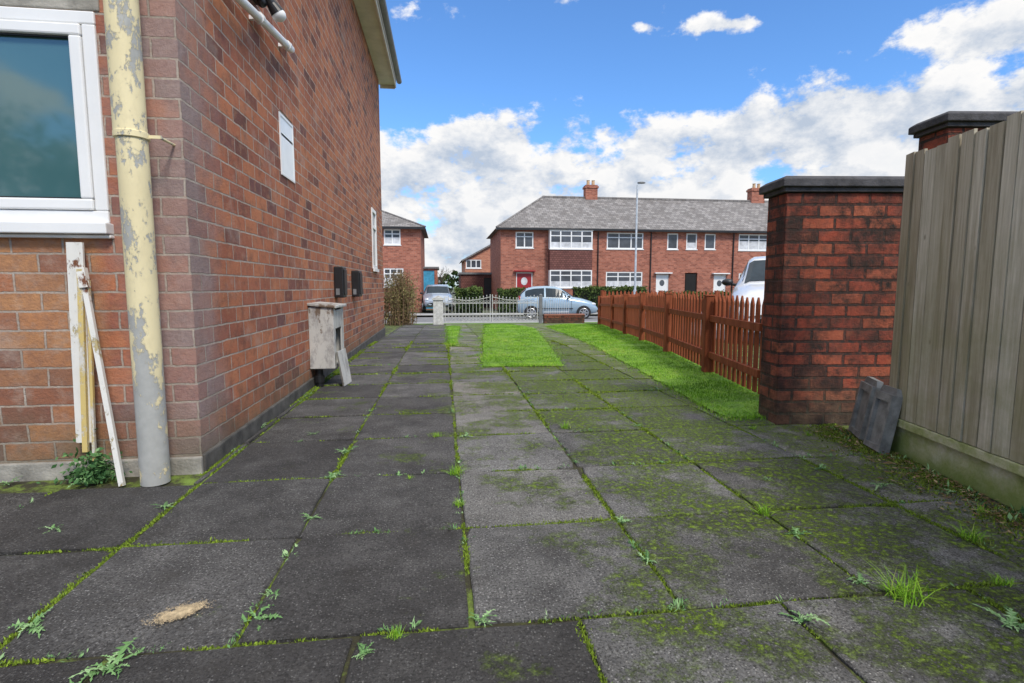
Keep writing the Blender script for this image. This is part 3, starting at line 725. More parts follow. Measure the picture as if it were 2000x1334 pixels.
# ---------------------------------------------------------------- foliage helpers
def leafcloud(mb,n,fn,size,rg,core=.0):
    for i in range(n):
        p=fn(rg); 
        if p is None: continue
        p,tn=p
        s=size*rg.uniform(.6,1.3); a=Vector((rg.gauss(0,1),rg.gauss(0,1),rg.gauss(0,1))).normalized(); b=a.cross(Vector((rg.gauss(0,1),rg.gauss(0,1),rg.gauss(0,1)))).normalized()
        mb.face([p-a*s,p+b*s*.5,p+a*s,p-b*s*.5],min(1,max(0,tn+rg.gauss(0,.18))))
def hedge(x0,x1,y0,y1,h,label,seed,n,size=.06,mat='hedge',group=None):
    rg=random.Random(seed); z0=gz((y0+y1)/2)
    t=thing('hedge',label,'hedge',((x0+x1)/2,(y0+y1)/2,z0),0,group)
    L=(x1-x0)/2; Dp=(y1-y0)/2
    def fn(r):
        x=r.uniform(-L,L); 
        hh=h+.10*mn.noise(Vector((x*1.5+seed,0,0))); q=r.random()
        if q<.55: y=-Dp+r.gauss(0,.04); z=r.uniform(0,hh)
        else: y=r.uniform(-Dp,Dp); z=hh+r.gauss(0,.05)
        return Vector((x,y+.06*mn.noise(Vector((x*2,z*2,seed))),z)), .25+.5*z/h+.4*mn.noise(Vector((x*2.5,z*2.5,seed)))
    mb=MB(); leafcloud(mb,n,fn,size,rg); mb.build('leaves',M[mat],t,uv=False)
    mb=MB(); mb.box(-L+.05,L-.05,-Dp+.06,Dp-.02,0,h-.06); mb.build('dark_core',M['darkhole'],t)  # solid near-black box, its colour standing in for shade inside the hedge
def tree(loc,h,label,seed,leafy=True,spread=.35,mat='hedge',lsize=.12,nleaf=2500):
    rg=random.Random(seed); t=thing('tree',label,'tree',loc)
    mb=MB(); tips=[]
    def br(p,d,l,r,lev):
        q=p+d*l; mid=p+d*l*.5+Vector((rg.gauss(0,.04),rg.gauss(0,.04),0))*l
        mb.path([p,mid,q],[r,r*.85,r*.65],6 if lev<2 else 4,cap=False)
        tips.append((q,lev))
        if lev>=(4 if not leafy else 3): return
        for k in range(3 if lev<3 else 2):
            nd_=(d+Vector((rg.gauss(0,1),rg.gauss(0,1),rg.gauss(.15,.5)))*(.55)).normalized()
            br(q if k else mid+(q-mid)*.6,nd_,l*rg.uniform(.6,.82),r*.6,lev+1)
    br(Vector((0,0,-.1)),Vector((0,0,1)),h*.32,h*.025,0)
    mb.build('trunk',M['bark'],t)
    if leafy:
        tp=[q for q,l in tips if l>=1]
        lb=MB()
        def fn(r):
            q=r.choice(tp); o=Vector((r.gauss(0,1),r.gauss(0,1),r.gauss(0,.8)))*h*.07
            return q+o,.5+o.z/(h*.2)
        leafcloud(lb,nleaf,fn,lsize,rg); lb.build('crown',M[mat],t,uv=False)
p=G(783,634)
t=thing('shrub','dry brown twiggy shrub growing at the far corner of the brick house','shrub',(p.x,p.y,p.z))
rg=random.Random(21); mb=MB(); lb=MB(); tips=[]
for k in range(170):
    a=rg.uniform(0,6.28); rr=rg.uniform(0,.50); b0=Vector((rr*math.cos(a),rr*math.sin(a),0)); 
    tip=b0*1.12+Vector((rg.gauss(0,.08),rg.gauss(0,.08),rg.uniform(.7,1.6)))
    m_=(b0+tip)/2+Vector((rg.gauss(0,.04),rg.gauss(0,.04),0)); mb.path([b0,m_,tip],[.008,.006,.003],4,cap=False); tips.append((b0,m_,tip))
    for q in range(3):
        s=m_+(tip-m_)*rg.random(); mb.path([s,s+Vector((rg.gauss(0,.1),rg.gauss(0,.1),rg.uniform(.05,.2)))],[.004,.002],3,cap=False)
def fn(r):
    b0,m_,tip=r.choice(tips); u=r.random(); q=m_+(tip-m_)*u if r.random()<.6 else b0+(m_-b0)*u
    return q+Vector((r.gauss(0,.05),r.gauss(0,.05),r.gauss(0,.04))), .5+.5*mn.noise(q*3)
leafcloud(lb,10000,fn,.030,rg)
mb.build('stems',M['twig'],t); lb.build('leaves',M['dry'],t,uv=False)

# ---------------------------------------------------------------- street houses
def hiproof(root,x0,x1,y0,y1,ze,zr,run,ov=.3,hipL=True,hipR=True):
    mb=MB(); a,b_,c,d=x0-ov,x1+ov,y0-ov,y1+ov; ym=(y0+y1)/2
    rl0=(x0+run if hipL else a); rl1=(x1-run if hipR else b_)
    mb.face([(a,c,ze),(b_,c,ze),(rl1,ym,zr),(rl0,ym,zr)]); mb.face([(b_,d,ze),(a,d,ze),(rl0,ym,zr),(rl1,ym,zr)])
    mb.face([(a,d,ze),(a,c,ze),(rl0,ym,zr)]); mb.face([(b_,c,ze),(b_,d,ze),(rl1,ym,zr)])
    mb.face([(a,c,ze),(a,d,ze),(b_,d,ze),(b_,c,ze)])
    ro=mb.build('roof',M['slate'],root)
    mb=MB(); mb.tube((rl0,ym,zr+.02),(rl1,ym,zr+.02),.09,n=8)
    if hipL:
        mb.tube((a,c,ze+.02),(rl0,ym,zr+.02),.06,n=6)
    if hipR: mb.tube((b_,c,ze+.02),(rl1,ym,zr+.02),.06,n=6)
    mb.build('ridge_tiles',M['slate'],ro)
    mb=MB(); mb.box(a,b_,c-.1,c-.01,ze-.12,ze+.0); mb.build('gutter',M['black'],root)
    mb=MB(); mb.box(a+.02,b_-.02,c,y0-.003,ze-.11,ze-.01); mb.build('soffit',M['gutter'],root)
    return ro
def chimney(ro,x,y,z0,z1,w=.75,d=.6,pots=2):
    mb=MB(); mb.box(x-w/2,x+w/2,y-d/2,y+d/2,z0,z1); mb.box(x-w/2-.06,x+w/2+.06,y-d/2-.06,y+d/2+.06,z1-.22,z1-.08); mb.build('chimney',M['brick_far'],ro)
    for k in range(pots):
        xx=x+(k-(pots-1)/2)*.36; mb=MB(); mb.path([(xx,y,z1),(xx,y,z1+.3),(xx,y,z1+.34)],[.12,.10,.13],10); mb.build('chimney_pot',M['terracotta'],ro)
TY=33.5; tz=-.6
x0=atY(978,500,TY).x; x1=atY(1790,500,TY).x
ter=thing('terraced_houses','row of red brick terraced houses with grey slate hipped roof across the street','houses',(x0,TY,tz))
def R_(px0,px1,py0,py1,Y=TY,X=None,z=tz):
    X=x0 if X is None else X
    a=atY(px0,py1,Y); b=atY(px1,py0,Y); return (a.x-X,b.x-X,a.z-z,b.z-z)
W_=x1-x0; ze=atY(1240,449,TY).z-tz; Dp=7.4; zr=atY(1240,389,TY+Dp/2).z-tz
ups=[(1007,1042,453,484,2),(1185,1257,455,486,3),(1303,1325,456,487,1),(1340,1362,456,487,1),(1376,1398,457,487,1),(1442,1503,458,489,3),(1560,1630,460,490,3),(1680,1720,460,490,2)]
los=[(1183,1255,531,562,3),(1442,1500,534,564,3),(1560,1630,534,564,3)]
holes=[R_(*u[:4]) for u in ups]+[R_(*u[:4]) for u in los]
doors=[(1008,1040,532,595,'reddoor'),(1280,1306,536,596,'upvc'),(1392,1418,537,597,'upvc'),(1336,1362,533,597,'darkhole')]
dh=[R_(*d[:4]) for d in doors]; dh=[(a,b,0.02,d) for a,b,c,d in dh]
mb=MB(); wallholes(mb,0,W_,-.1,ze-.005,holes+dh,'x',0,.12)
mb.face([(0,Dp,-.1),(0,0,-.1),(0,0,ze-.005),(0,Dp,ze-.005)]); mb.face([(W_,0,-.1),(W_,Dp,-.1),(W_,Dp,ze-.005),(W_,0,ze-.005)]); mb.face([(W_,Dp,-.1),(0,Dp,-.1),(0,Dp,ze-.005),(W_,Dp,ze-.005)])
mb.build('wall',M['brick_far'],ter)
rc=random.Random(2)
for u,h in zip(ups+los,holes): window(ter,*h,cols=u[4],fr=.075,top=.3 if u[4]>1 else 0,inset=.02,curtain=rc.choice([0,.35,.5]) )
for d,h in zip(doors,dh):
    a,b,c,e_=h
    mb=MB(); mb.box(a+.06,b-.06,.05,.09,c,e_-.06)
    do=mb.build('door' if d[4]!='darkhole' else 'passage',M[d[4]],ter)
    if d[4]!='darkhole':
        mb=MB(); mb.box(a,a+.055,.03,.1,c,e_); mb.box(b-.055,b,.03,.1,c,e_); mb.box(a+.055,b-.055,.03,.1,e_-.055,e_); mb.build('frame',M['upvc'],do)
        mb=MB(); w=b-a; cx=(a+b)/2
        pts=[(cx+.2*w*math.cos(t),e_-.55+.2*w*math.sin(t)*1.2) for t in [2*math.pi*k/14 for k in range(14)]]
        mb.prism(pts,lambda p,q,hh:(p,hh,q),.05,.044); mb.build('pane',M['glass_far'] if d[4]!='reddoor' else M['curtain'],do)
        mb=MB(); mb.box(b-.17,b-.13,.03,.05,.95,1.1); mb.build('handle',M['lamp'],do)
        mb=MB(); mb.box(a-.15,b+.15,-.25,-.003,e_+.05,e_+.12); mb.build('canopy',M['reddoor'] if d[4]=='reddoor' else M['upvc'],ter)
ba=R_(1070,1153,449,600); bu=R_(1072,1151,452,487); bl=R_(1072,1151,528,562)
bd=.55; bx0,bx1=ba[0],ba[1]
mb=MB(); mb.box(bx0,bx1,-bd,-.002,-.1,bl[2]); mb.build('bay_base',M['brick_far'],ter)
mb=MB(); mb.box(bx0,bx1,-bd,-.002,bl[3],bu[2]); mb.build('bay_apron',M['tilehang'],ter)
mb=MB(); mb.box(bx0-.05,bx1+.05,-bd-.06,-.002,bu[3],ze-.13); mb.build('bay_head',M['upvc'],ter)
for w in (bu,bl):
    mb=MB(); mb.box(bx0+.08,bx1-.08,-bd+.12,-.004,w[2]+.002,w[3]-.002); mb.build('bay_interior',M['darkhole'],ter)
    window(ter,bx0,bx1,w[2]+.002,w[3]-.002,cols=4,w=-bd,fr=.075,top=.3,inset=.0,curtain=.3,sill=True)
    for s in (bx0+.002,bx1-.052):
        mb=MB(); mb.box(s,s+.05,-bd+.052,-.01,w[2]+.002,w[3]-.002); mb.build('bay_side',M['upvc'],ter)
for px in (1166,1268,1427):
    q=R_(px,px+3,450,600)[0]; mb=MB(); mb.tube((q,-.06,-.05),(q,-.06,ze-.15),.04,n=8); mb.build('downpipe',M['black'],ter)
ro=hiproof(ter,0,W_,0,Dp,ze,zr,3.3)
for px,pt,w in ((1154,362,.85),(1478,368,1.0)):
    c=atY(px,380,TY+Dp/2); zt_=atY(px,pt,TY+Dp/2).z-tz; chimney(ro,c.x-x0,Dp/2+.1,zr-.4,zt_,w)
LX1=atY(822,500,33.0).x
lh=thing('brick_house','farther brick house with white windows seen just past the near house corner','house',(LX1,33.0,tz))
zl=atY(800,444,33).z-tz; zlr=atY(760,405,36.2).z-tz
lu=[(750,782,447,478,2),(690,735,447,478,2)]; ll=[(750,788,524,560,3),(680,735,524,560,2)]
hs=[R_(*u[:4],Y=33.0,X=LX1) for u in lu+ll]
hs=[(a,b,c,min(d,zl-.12)) for a,b,c,d in hs]
mb=MB(); wallholes(mb,-12,0,-.1,zl-.005,hs,'x',0,.12); mb.face([(0,0,-.1),(0,7,-.1),(0,7,zl-.005),(0,0,zl-.005)]); mb.face([(-12,7,-.1),(-12,0,-.1),(-12,0,zl-.005),(-12,7,zl-.005)]); mb.build('wall',M['brick_far'],lh)
for u,h in zip(lu+ll,hs): window(lh,*h,cols=u[4],fr=.075,top=.3,inset=.02,curtain=.4)
ro=hiproof(lh,-12,0,0,7,zl,zlr,3.2); chimney(ro,-8,3.5,zlr-.4,zlr+1.1)
gy=50; gx0=atY(908,500,gy).x; gw=9; ge=atY(905,505,gy).z-tz; gap=ge+gw/2*.55
gh=thing('brick_house','orange brick gable end house rising behind the dark garage in the gap','house',(gx0,gy,tz))
hw=[R_(910,940,507,524,Y=gy,X=gx0)]
mb=MB(); wallholes(mb,0,gw,-.1,ge,hw,'x',0,.12); mb.face([(0,0,ge),(gw,0,ge),(gw/2,0,gap)]); mb.face([(0,9,-.1),(0,0,-.1),(0,0,ge),(0,9,ge)]); mb.build('wall',M['brick_far2'],gh)
window(gh,*hw[0],cols=3,fr=.09,inset=.02)
mb=MB()
for sgn in (0,1):
    xa=-.3 if not sgn else gw+.3; za=ge-.3*.55
    mb.face([(xa,-.25,za+.03),(gw/2,-.25,gap+.03),(gw/2,9,gap+.03),(xa,9,za+.03)]); mb.face([(xa,-.25,za-.12),(gw/2,-.25,gap-.12),(gw/2,-.25,gap+.03),(xa,-.25,za+.03)])
mb.build('roof',M['slate'],gh)
qy=40; qx0=atY(900,560,qy).x; qx1=atY(978,560,qy).x; qh=atY(940,536,qy).z-tz
gg=thing('garage','dark brick garage with black doors between the two groups of houses','garage',(qx0,qy,tz)); dd=(qx1-qx0)
mb=MB(); wallholes(mb,0,dd,-.1,qh,[(dd*.58,dd*.97,0,qh-.25)],'x',0,.15); mb.face([(0,5,-.1),(0,0,-.1),(0,0,qh),(0,5,qh)]); mb.build('wall',M['tilehang'],gg)
mb=MB(); mb.box(dd*.58,dd*.97,.1,.14,0,qh-.25); mb.build('door',M['black'],gg)
mb=MB(); mb.box(-.1,dd+.1,-.12,5,qh,qh+.15); mb.build('roof',M['gutter'],gg)
qx0=atY(821,560,37).x; qx1=atY(852,560,37).x; qh=atY(835,528,37).z-tz; dd=qx1-qx0
gg=thing('garage','small garage with a bright blue door behind the blue grey car','garage',(qx0,37,tz))
mb=MB(); wallholes(mb,-.4,dd+.1,-.1,qh+.12,[(0,dd*.9,0,qh)],'x',0,.12); mb.build('wall',M['brick_far'],gg)
mb=MB(); mb.box(0,dd*.9,.06,.1,0,qh)
for k in range(6): mb.box(dd*.9*k/6+.02,dd*.9*(k+1)/6-.02,.05,.06,.05,qh-.05)
mb.build('door',M['bluedoor'],gg)
mb=MB(); mb.box(-.5,dd+.2,-.1,4,qh+.12,qh+.24); mb.build('roof',M['gutter'],gg)
def hx(px,Y): return atY(px,560,Y).x
hedge(hx(888,29.8),hx(942,29.8),29.6,30.2,1.35,'clipped hedge left of the driveway gap across the road',31,2600,.07)
hedge(hx(972,29.8),hx(1072,29.8),29.6,30.2,1.30,'clipped dark hedge below the red front door across the road',32,3600,.07)
hedge(hx(1120,29.8),hx(1262,29.8),29.6,30.2,1.40,'longer clipped hedge right of the pale blue car across the road',33,4500,.07)
hedge(hx(1300,29.8),hx(1500,29.8),29.6,30.2,1.1,'clipped hedge behind the far picket fence',34,4500,.07)
rg=random.Random(77)
fm=MB()
def fn(r):
    x=r.uniform(-60,60); hh=3.2+1.6*mn.noise(Vector((x*.25,1,0)))+.6*mn.noise(Vector((x*1.2,1,0))); z=hh*math.sqrt(r.random()); return Vector((x,95+r.uniform(0,3),z-.6)),.4+.3*mn.noise(Vector((x*.6,z*.6,3)))
leafcloud(fm,7000,fn,.45,rg); tag(fm.build('far_trees',M['hedge'],uv=False),'dark far off wood along the skyline between the houses','trees',kind='stuff')
p=atY(852,560,55); tree((p.x,55,tz),4.6,'small bare tree on the skyline above the blue grey car',5,leafy=False)
for i,(x,y,h,lab) in enumerate(((-9.6,-9.5,5.6,'bushy dark tree behind the viewpoint, mirrored in the white window, nearer one'),(-14.5,-12,7.2,'bushy dark tree behind the viewpoint, mirrored in the white window, farther one'),(-7.2,-9.5,3.4,'bushy dark tree behind the viewpoint, mirrored in the white window, right one'))):
    tree((x,y,0),h,lab,40+i,lsize=.07,nleaf=5000)
p=atY(1240,575,24); z0=gz(24); zt_=atY(1240,362,24).z-z0
t=thing('street_lamp','tall slim pale grey street lamp in front of the terraced houses','street lamp',(p.x,24,z0))
mb=MB(); mb.path([(0,0,0),(0,0,1.3)],.075,10); mb.path([(0,0,1.3),(0,0,zt_)],[.05,.036],10); mb.build('column',M['lamp'],t)
mb=MB(); mb.path([(0,0,zt_),(.02,0,zt_+.08),(.14,-.02,zt_+.11)],.03,8); mb.build('bracket',M['lamp'],t)
mb=MB(); mb.ell((.18,-.02,zt_+.12),.2,.09,.05,12,6); mb.build('lamp_head',M['gutter'],t,smooth=True)

# ---------------------------------------------------------------- cars
HATCH=[(0,.26,.50,.53,.74,.60),(.012,.20,.60,.64,.85,.66),(.05,.17,.665,.80,.93,.68),(.11,.16,.67,.925,.97,.68),(.2,.15,.665,.98,1,.69),(.34,.15,.655,1.0,1,.70),(.46,.15,.645,.985,1,.70),(.54,.15,.635,.935,1,.70),(.70,.15,.615,.665,.99,.78),(.82,.16,.56,.61,.97,.76),(.92,.17,.49,.535,.92,.72),(.975,.19,.40,.43,.84,.66),(1,.26,.33,.345,.70,.56)]
def car(label,loc,rz,L,W,H,paint,wr=.30,group=None):
    t=thing('parked_car',label,'car',loc,rz)
    def prm(x):
        for a,b in zip(HATCH,HATCH[1:]):
            if x<=b[0]+1e-9:
                k=(x-a[0])/(b[0]-a[0]); return [p+(q-p)*k for p,q in zip(a,b)]
        return list(HATCH[-1])
    def ringp(x):
        _,zb,zl,zr_,w,wrf=prm(x); zb*=H;zl*=H;zr_*=H; w*=W/2; r=wrf*W/2
        ed=max(zl,zr_-.035*H)
        half=[(0,zb),(w*.84,zb),(w*.96,zb+.05*H),(w,zb+(zl-zb)*.55),(w*.985,zb+(zl-zb)*.85),(w*.94,zl),(r,ed),(r*.85,zr_),(r*.4,zr_+.008*H),(0,zr_+.012*H)]
        return half
    X=lambda x:(x-.5)*L
    mb=MB(); xs=sorted(set([h[0] for h in HATCH]+[.03,.15,.27,.4,.5,.58,.62,.66,.76,.87,.95]))
    rings=[]
    for x in xs:
        h=ringp(x); rings.append([(X(x),y,z) for y,z in h]+[(X(x),-y,z) for y,z in reversed(h[1:-1])])
    n=len(rings[0])
    for r in rings: mb.v.extend(r)
    for i in range(len(rings)-1):
        for k in range(n):
            k2=(k+1)%n; mb.f.append((i*n+k,i*n+k2,(i+1)*n+k2,(i+1)*n+k)); mb.t.append(.5)
    mb.f.append(tuple(range(n))); mb.t.append(.5); mb.f.append(tuple((len(rings)-1)*n+k for k in reversed(range(n)))); mb.t.append(.5)
    body=mb.build('body',M[paint],t,smooth=True)
    def side(x,f,sg,off=.006):
        h=ringp(x); a,b=h[5],h[6]; y=a[0]+(b[0]-a[0])*f; z=a[1]+(b[1]-a[1])*f; return (X(x),sg*(y+off),z+off*.3)
    for sg in (-1,1):
        for (a,b) in ((.09,.325),(.345,.675)):
            mb=MB(); N=8
            for k in range(N):
                xa=a+(b-a)*k/N; xb=a+(b-a)*(k+1)/N
                mb.face([side(xa,.06,sg),side(xb,.06,sg),side(xb,.92,sg),side(xa,.92,sg)])
            mb.build('side_window',M['carglass'],t)
        for xs_ in (.335,.66,.12):
            mb=MB(); h=ringp(xs_); mb.box(X(xs_)-.006,X(xs_)+.006,sg*h[3][0]-.004,sg*h[3][0]+.004,.25*H,.58*H); mb.build('door_seam',M['black'],t)
        mb=MB(); mb.box(X(.13),X(.68),sg*W/2-.012,sg*W/2+.008,.32*H,.34*H); mb.build('rubbing_strip',M['black'],t)
        for xs_ in (.39,.15):
            mb=MB(); h=ringp(xs_+.04); mb.box(X(xs_),X(xs_)+.16,sg*h[4][0]-.01,sg*h[4][0]+.02,h[4][1]-.02,h[4][1]+.015); mb.build('door_handle',M[paint],t)
        mb=MB(); mb.ell((X(.625),sg*(W/2+.07),.675*H),.07,.10,.065); mb.tube((X(.63),sg*W*.44,.64*H),(X(.625),sg*(W/2+.05),.66*H),.025); mb.build('mirror',M['black'],t,smooth=True)
        mb=MB(); mb.ell((X(.93),sg*W*.36,.455*H),.17,.15,.08); mb.build('headlight',M['lens'],t,smooth=True)
        mb=MB(); mb.ell((X(.025),sg*W*.385,.60*H),.06,.07,.16); mb.build('taillight',M['redlens'],t,smooth=True)
        for xc in (.165,.815):
            wt=bpy.data.objects.new('wheel',None); COL.objects.link(wt); wt.parent=t; wt.location=(X(xc),sg*(W/2-.08),wr)
            mb=MB(); mb.path([(0,-.1*sg,0),(0,-.09*sg,0),(0,.075*sg,0),(0,.09*sg,0)],[wr*.93,wr,wr,wr*.93],24); mb.build('tyre',M['tyre'],wt)
            mb=MB(); mb.path([(0,.091*sg,0),(0,.094*sg,0)],[wr*.68,wr*.66],20); 
            mb.build('wheel_disc',M['black'],wt)
            mb=MB()
            for q in range(7):
                an=2*math.pi*q/7; dv=Vector((math.cos(an),0,math.sin(an))); mb.obox(dv*wr*.34+Vector((0,.1*sg,0)),dv*wr*.32,Vector((0,.008,0)),dv.cross(Vector((0,1,0)))*.028)
            mb.path([(wr*.66*math.cos(u*math.pi/10),.1*sg,wr*.66*math.sin(u*math.pi/10)) for u in range(21)],.018,6); mb.build('rim',M['rim'],wt)
            mb=MB()
            pts=[(wr*1.12*math.cos(2*math.pi*u/20),wr*1.12*math.sin(2*math.pi*u/20)) for u in range(20)]
            mb.prism(pts,lambda a,b,h:(X(xc)+a,sg*h,max(wr+b,.16*H)),W/2-.05,W/2-.005); mb.build('wheel_arch',M['black'],t)
    def top(x,f,off=.008):
        h=ringp(x); y=h[6][0]*f; af=abs(f)
        if af>.85: z=h[6][1]+(h[7][1]-h[6][1])*(1-af)/.15
        else: z=h[7][1]+(h[9][1]-h[7][1])*(1-af/.85)
        return (X(x),y,z+off+.006)
    for nm,a,b in (('windscreen',.548,.692),('rear_window',.02,.10)):
        mb=MB(); N=8; fs=[-.97,-.85,-.6,-.3,0,.3,.6,.85,.97]
        for k in range(N):
            for f0,f1 in zip(fs,fs[1:]):
                xa=a+(b-a)*k/N; xb=a+(b-a)*(k+1)/N
                mb.face([top(xa,f0),top(xb,f0),top(xb,f1),top(xa,f1)])
        mb.build(nm,M['carglass'],t,smooth=True)
    mb=MB(); mb.box(X(1)-.02,X(1)+.012,-W*.22,W*.22,.25*H,.31*H); mb.build('grille',M['black'],t,bevel=.01)
    mb=MB(); mb.box(X(1)+.013,X(1)+.022,-.26,.26,.19*H,.245*H); mb.build('number_plate',M['plate_w'],t)
    mb=MB(); mb.box(X(0)-.02,X(0)+.005,-.26,.26,.42*H,.49*H); mb.build('number_plate',M['plate'],t)
    return t
p=atY(1087,600,24.9); car('pale blue hatchback parked side on beyond the iron gates',(p.x,24.9,gz(24.9)-.02),rad(-6),3.7,1.66,1.52,'bluepaint')
p=atY(855,600,33.2); car('blue grey car parked nose out by the blue garage door',(p.x,33.2,tz+.03),rad(-88),4.0,1.8,1.6,'silverpaint',wr=.32)
car('white car parked behind the picket fence, partly hidden by the brick pier',(6.16,9.1,gz(9.1)-.03),rad(-122),4.0,1.74,1.54,'whitecar')

# ---------------------------------------------------------------- weeds
def rosette(mb,n,size,rg,rise=1.0):
    for i in range(n):
        a=2*math.pi*i/n+rg.uniform(-.8,.8); d=Vector((math.cos(a),math.sin(a),0)); sd=Vector((-d.y,d.x,0)); L=size*rg.uniform(.3,1.0); el=rg.uniform(.3,1.3)*rise
        tn=rg.uniform(.2,.9); K=rg.choice([5,6,7]); bend=rg.uniform(-.6,.6); droop=rg.uniform(.5,1.0); wf=rg.uniform(.14,.26)
        b0=Vector((rg.gauss(0,size*.12),rg.gauss(0,size*.12),0))
        def sp(u): return b0+d*(L*u)+sd*(bend*L*u*u)+Vector((0,0,.004+L*el*(u-u*u*droop*.9)))
        for k in range(1,K+1):
            u=k/K; p=sp(u); q=sp(u-1/K); w=L*wf*math.sin(math.pi*min(1,u*.8+.12))*rg.uniform(.5,1.35)
            st=sd*L*.03
            mb.face([q-st,q+st,p+st*.8,p-st*.8],tn)
            for sg in (-1,1):
                m_=(p+q)/2; tip=m_+sd*sg*w+d*L*rg.uniform(.04,.12)+Vector((0,0,rg.uniform(-.3,.6)*w))
                mb.face([q,m_+sd*sg*w*.4-d*L*.03,tip,p+d*L*.02+sd*sg*w*.15],min(1,max(0,tn+rg.uniform(-.2,.2))))
        mb.face([sp(.95)-sd*L*.06,sp(1.1),sp(.95)+sd*L*.06,sp(.85)],tn)
def tuft(mb,n,size,rg):
    for i in range(n):
        a=rg.uniform(0,6.28); d=Vector((math.cos(a),math.sin(a),0)); sd=Vector((-d.y,d.x,0)); L=size*rg.uniform(.35,1.2); out=rg.uniform(.2,1.0); w=size*.012+.0007; b0=Vector((rg.gauss(0,size*.22),rg.gauss(0,size*.22),0)); tn=rg.uniform(.2,1)
        pp=[b0+d*L*out*u*u*.9+d*L*out*.2*u+Vector((0,0,L*(1-out*.45)*(u-.38*out*u*u))) for u in (0,.35,.7,1)]
        for k in range(3):
            w0=w*(1-k/3.2); w1=w*(1-(k+1)/3.2)
            mb.face([pp[k]-sd*w0,pp[k]+sd*w0,pp[k+1]+sd*w1,pp[k+1]-sd*w1],tn)
GW='weeds in the paving joints'
WEEDS=[(650,932,.07,'r','small pale weed in the left joint, level with the front of the wall corner'),
(676,884,.08,'r','weed in the left joint, second one beyond the drainpipe foot'),
(508,1212,.08,'r','lobed pale green weed in the joint right of the sandy patch'),
(212,1302,.09,'r','largest lobed weed at the bottom left, below the sandy patch'),
(533,1166,.04,'r','tiny weed just above the lobed weed right of the sandy patch'),
(934,1212,.05,'r','little weed where the middle joint meets the nearest cross joint'),
(770,1243,.045,'g','small grassy sprout in the nearest cross joint, left of the middle joint'),
(708,1278,.045,'r','low weed at the head of the short joint at bottom centre left'),
(892,926,.085,'g','grassy clump at the crossing of the middle joint and the third cross joint'),
(897,986,.055,'g','small grassy clump in the middle joint, below the larger one'),
(572,1090,.035,'r','tiny weed in the left joint between the second and third cross joints'),
(607,1014,.04,'r','tiny weed in the left joint above the second cross joint'),
(1216,1020,.045,'r','small weed at the slab corner right of the palest slab'),
(1266,1096,.05,'r','pale weed in the right joint beside the palest slab'),
(1490,1003,.085,'g','broad grassy clump on the right side slabs, in front of the pier'),
(1556,1044,.055,'r','weed just below the broad grassy clump in front of the pier'),
(1678,1138,.045,'r','small weed left of the largest grass tuft'),
(1768,1168,.13,'g','largest grass tuft, in the slabs at the lower right'),
(1562,1214,.08,'r','lobed weed at lower right, below the largest grass tuft'),
(1976,1222,.08,'r','lobed weed at the right edge of the view'),
(1960,1140,.06,'g','pale grassy sprout at the right edge of the view'),
(1892,1050,.10,'g','upright grass tuft beside the mossy concrete fence base'),
(1722,950,.085,'r','dark weed in the slab joint in front of the leaning slabs'),
(1602,916,.06,'r','flat weed left of the dark weed by the leaning slabs'),
(105,1036,.05,'r','little weed on the dark slabs at far left'),
(322,990,.055,'r','weed at the foot of the drainpipe'),
(60,1225,.07,'r','flat weed in the diagonal joint at the left edge'),
(512,834,.05,'r','weed at the base of the side wall'),
(612,848,.05,'r','pale weed in the fourth cross joint near the side wall'),
(852,853,.06,'g','grassy strip of sprouts in the fourth cross joint'),
(908,852,.06,'r','weed at the crossing of the middle joint and fourth cross joint'),
(1105,836,.09,'g','short grassy clump in the fourth cross joint, right of the middle'),
(1245,832,.05,'r','weed in the fourth cross joint close to the right lawn'),
(1470,838,.06,'g','grassy tuft at the foot of the brick pier, left corner'),
(1580,850,.05,'g','grassy tuft at the foot of the brick pier, middle'),
(800,935,.035,'g','tiny sprout in the third cross joint, left of the middle joint'),
(15,945,.06,'r','weed at the foot of the rear wall at the left edge'),
(1845,962,.05,'r','weed against the mossy concrete fence base, nearest the leaning slabs'),
(1915,1000,.055,'g','thin grass against the mossy concrete fence base'),
(1500,938,.04,'r','small weed on the slabs left of the flat weed by the pier')]
rw=random.Random(99)
for (px,py,s,kind,lab) in WEEDS:
    p=G(px,py); mb=MB()
    if kind=='r': rosette(mb,rw.randint(10,15),s*.9,rw)
    else: tuft(mb,int(50+s*480),s*.8,rw)
    o=mb.build('weed' if kind=='r' else 'grass_tuft',M['weed'] if kind=='r' else M['grass'],uv=False); o.location=(p.x,p.y,p.z-.004); o.rotation_euler=(0,0,rw.uniform(0,6))
    tag(o,lab,'weed' if kind=='r' else 'grass tuft',GW)
p=G(178,945); mb=MB()
rg=random.Random(61)
def fn(r):
    x,y,z=r.gauss(0,.055),r.gauss(0,.03),abs(r.gauss(0,.06)); return Vector((x,y,z+.01)),.0+z*2.0
leafcloud(mb,520,fn,.016,rg)
for k in range(7): rosette(mb,3,.10,rg,1.6)
o=mb.build('weed',M['weed'],uv=False); o.location=(p.x,p.y+.02,0); tag(o,'bushy dark green weed at the foot of the rear wall below the white strip','weed')
p=G(350,1200); mb=MB(); rg=random.Random(4)
M['sand']=simple('dry sand',(.46,.36,.22),.95,var=.45,scale=60)
for k in range(9000):
    a=rg.uniform(0,6.28); r=abs(rg.gauss(0,.60)); x,y=.062*r*math.cos(a),.032*r*math.sin(a)
    if mn.noise(Vector((x*40,y*55,3)))*.7+.72-r*.55<rg.uniform(-.1,.25): continue
    s=rg.uniform(.0008,.0022); q=rg.uniform(0,6.28); z=rg.uniform(0,.0008)
    mb.face([(x+s*math.cos(q),y+s*math.sin(q),z),(x+s*math.cos(q+2.1),y+s*math.sin(q+2.1),z),(x+s*math.cos(q+4.2),y+s*math.sin(q+4.2),z)])
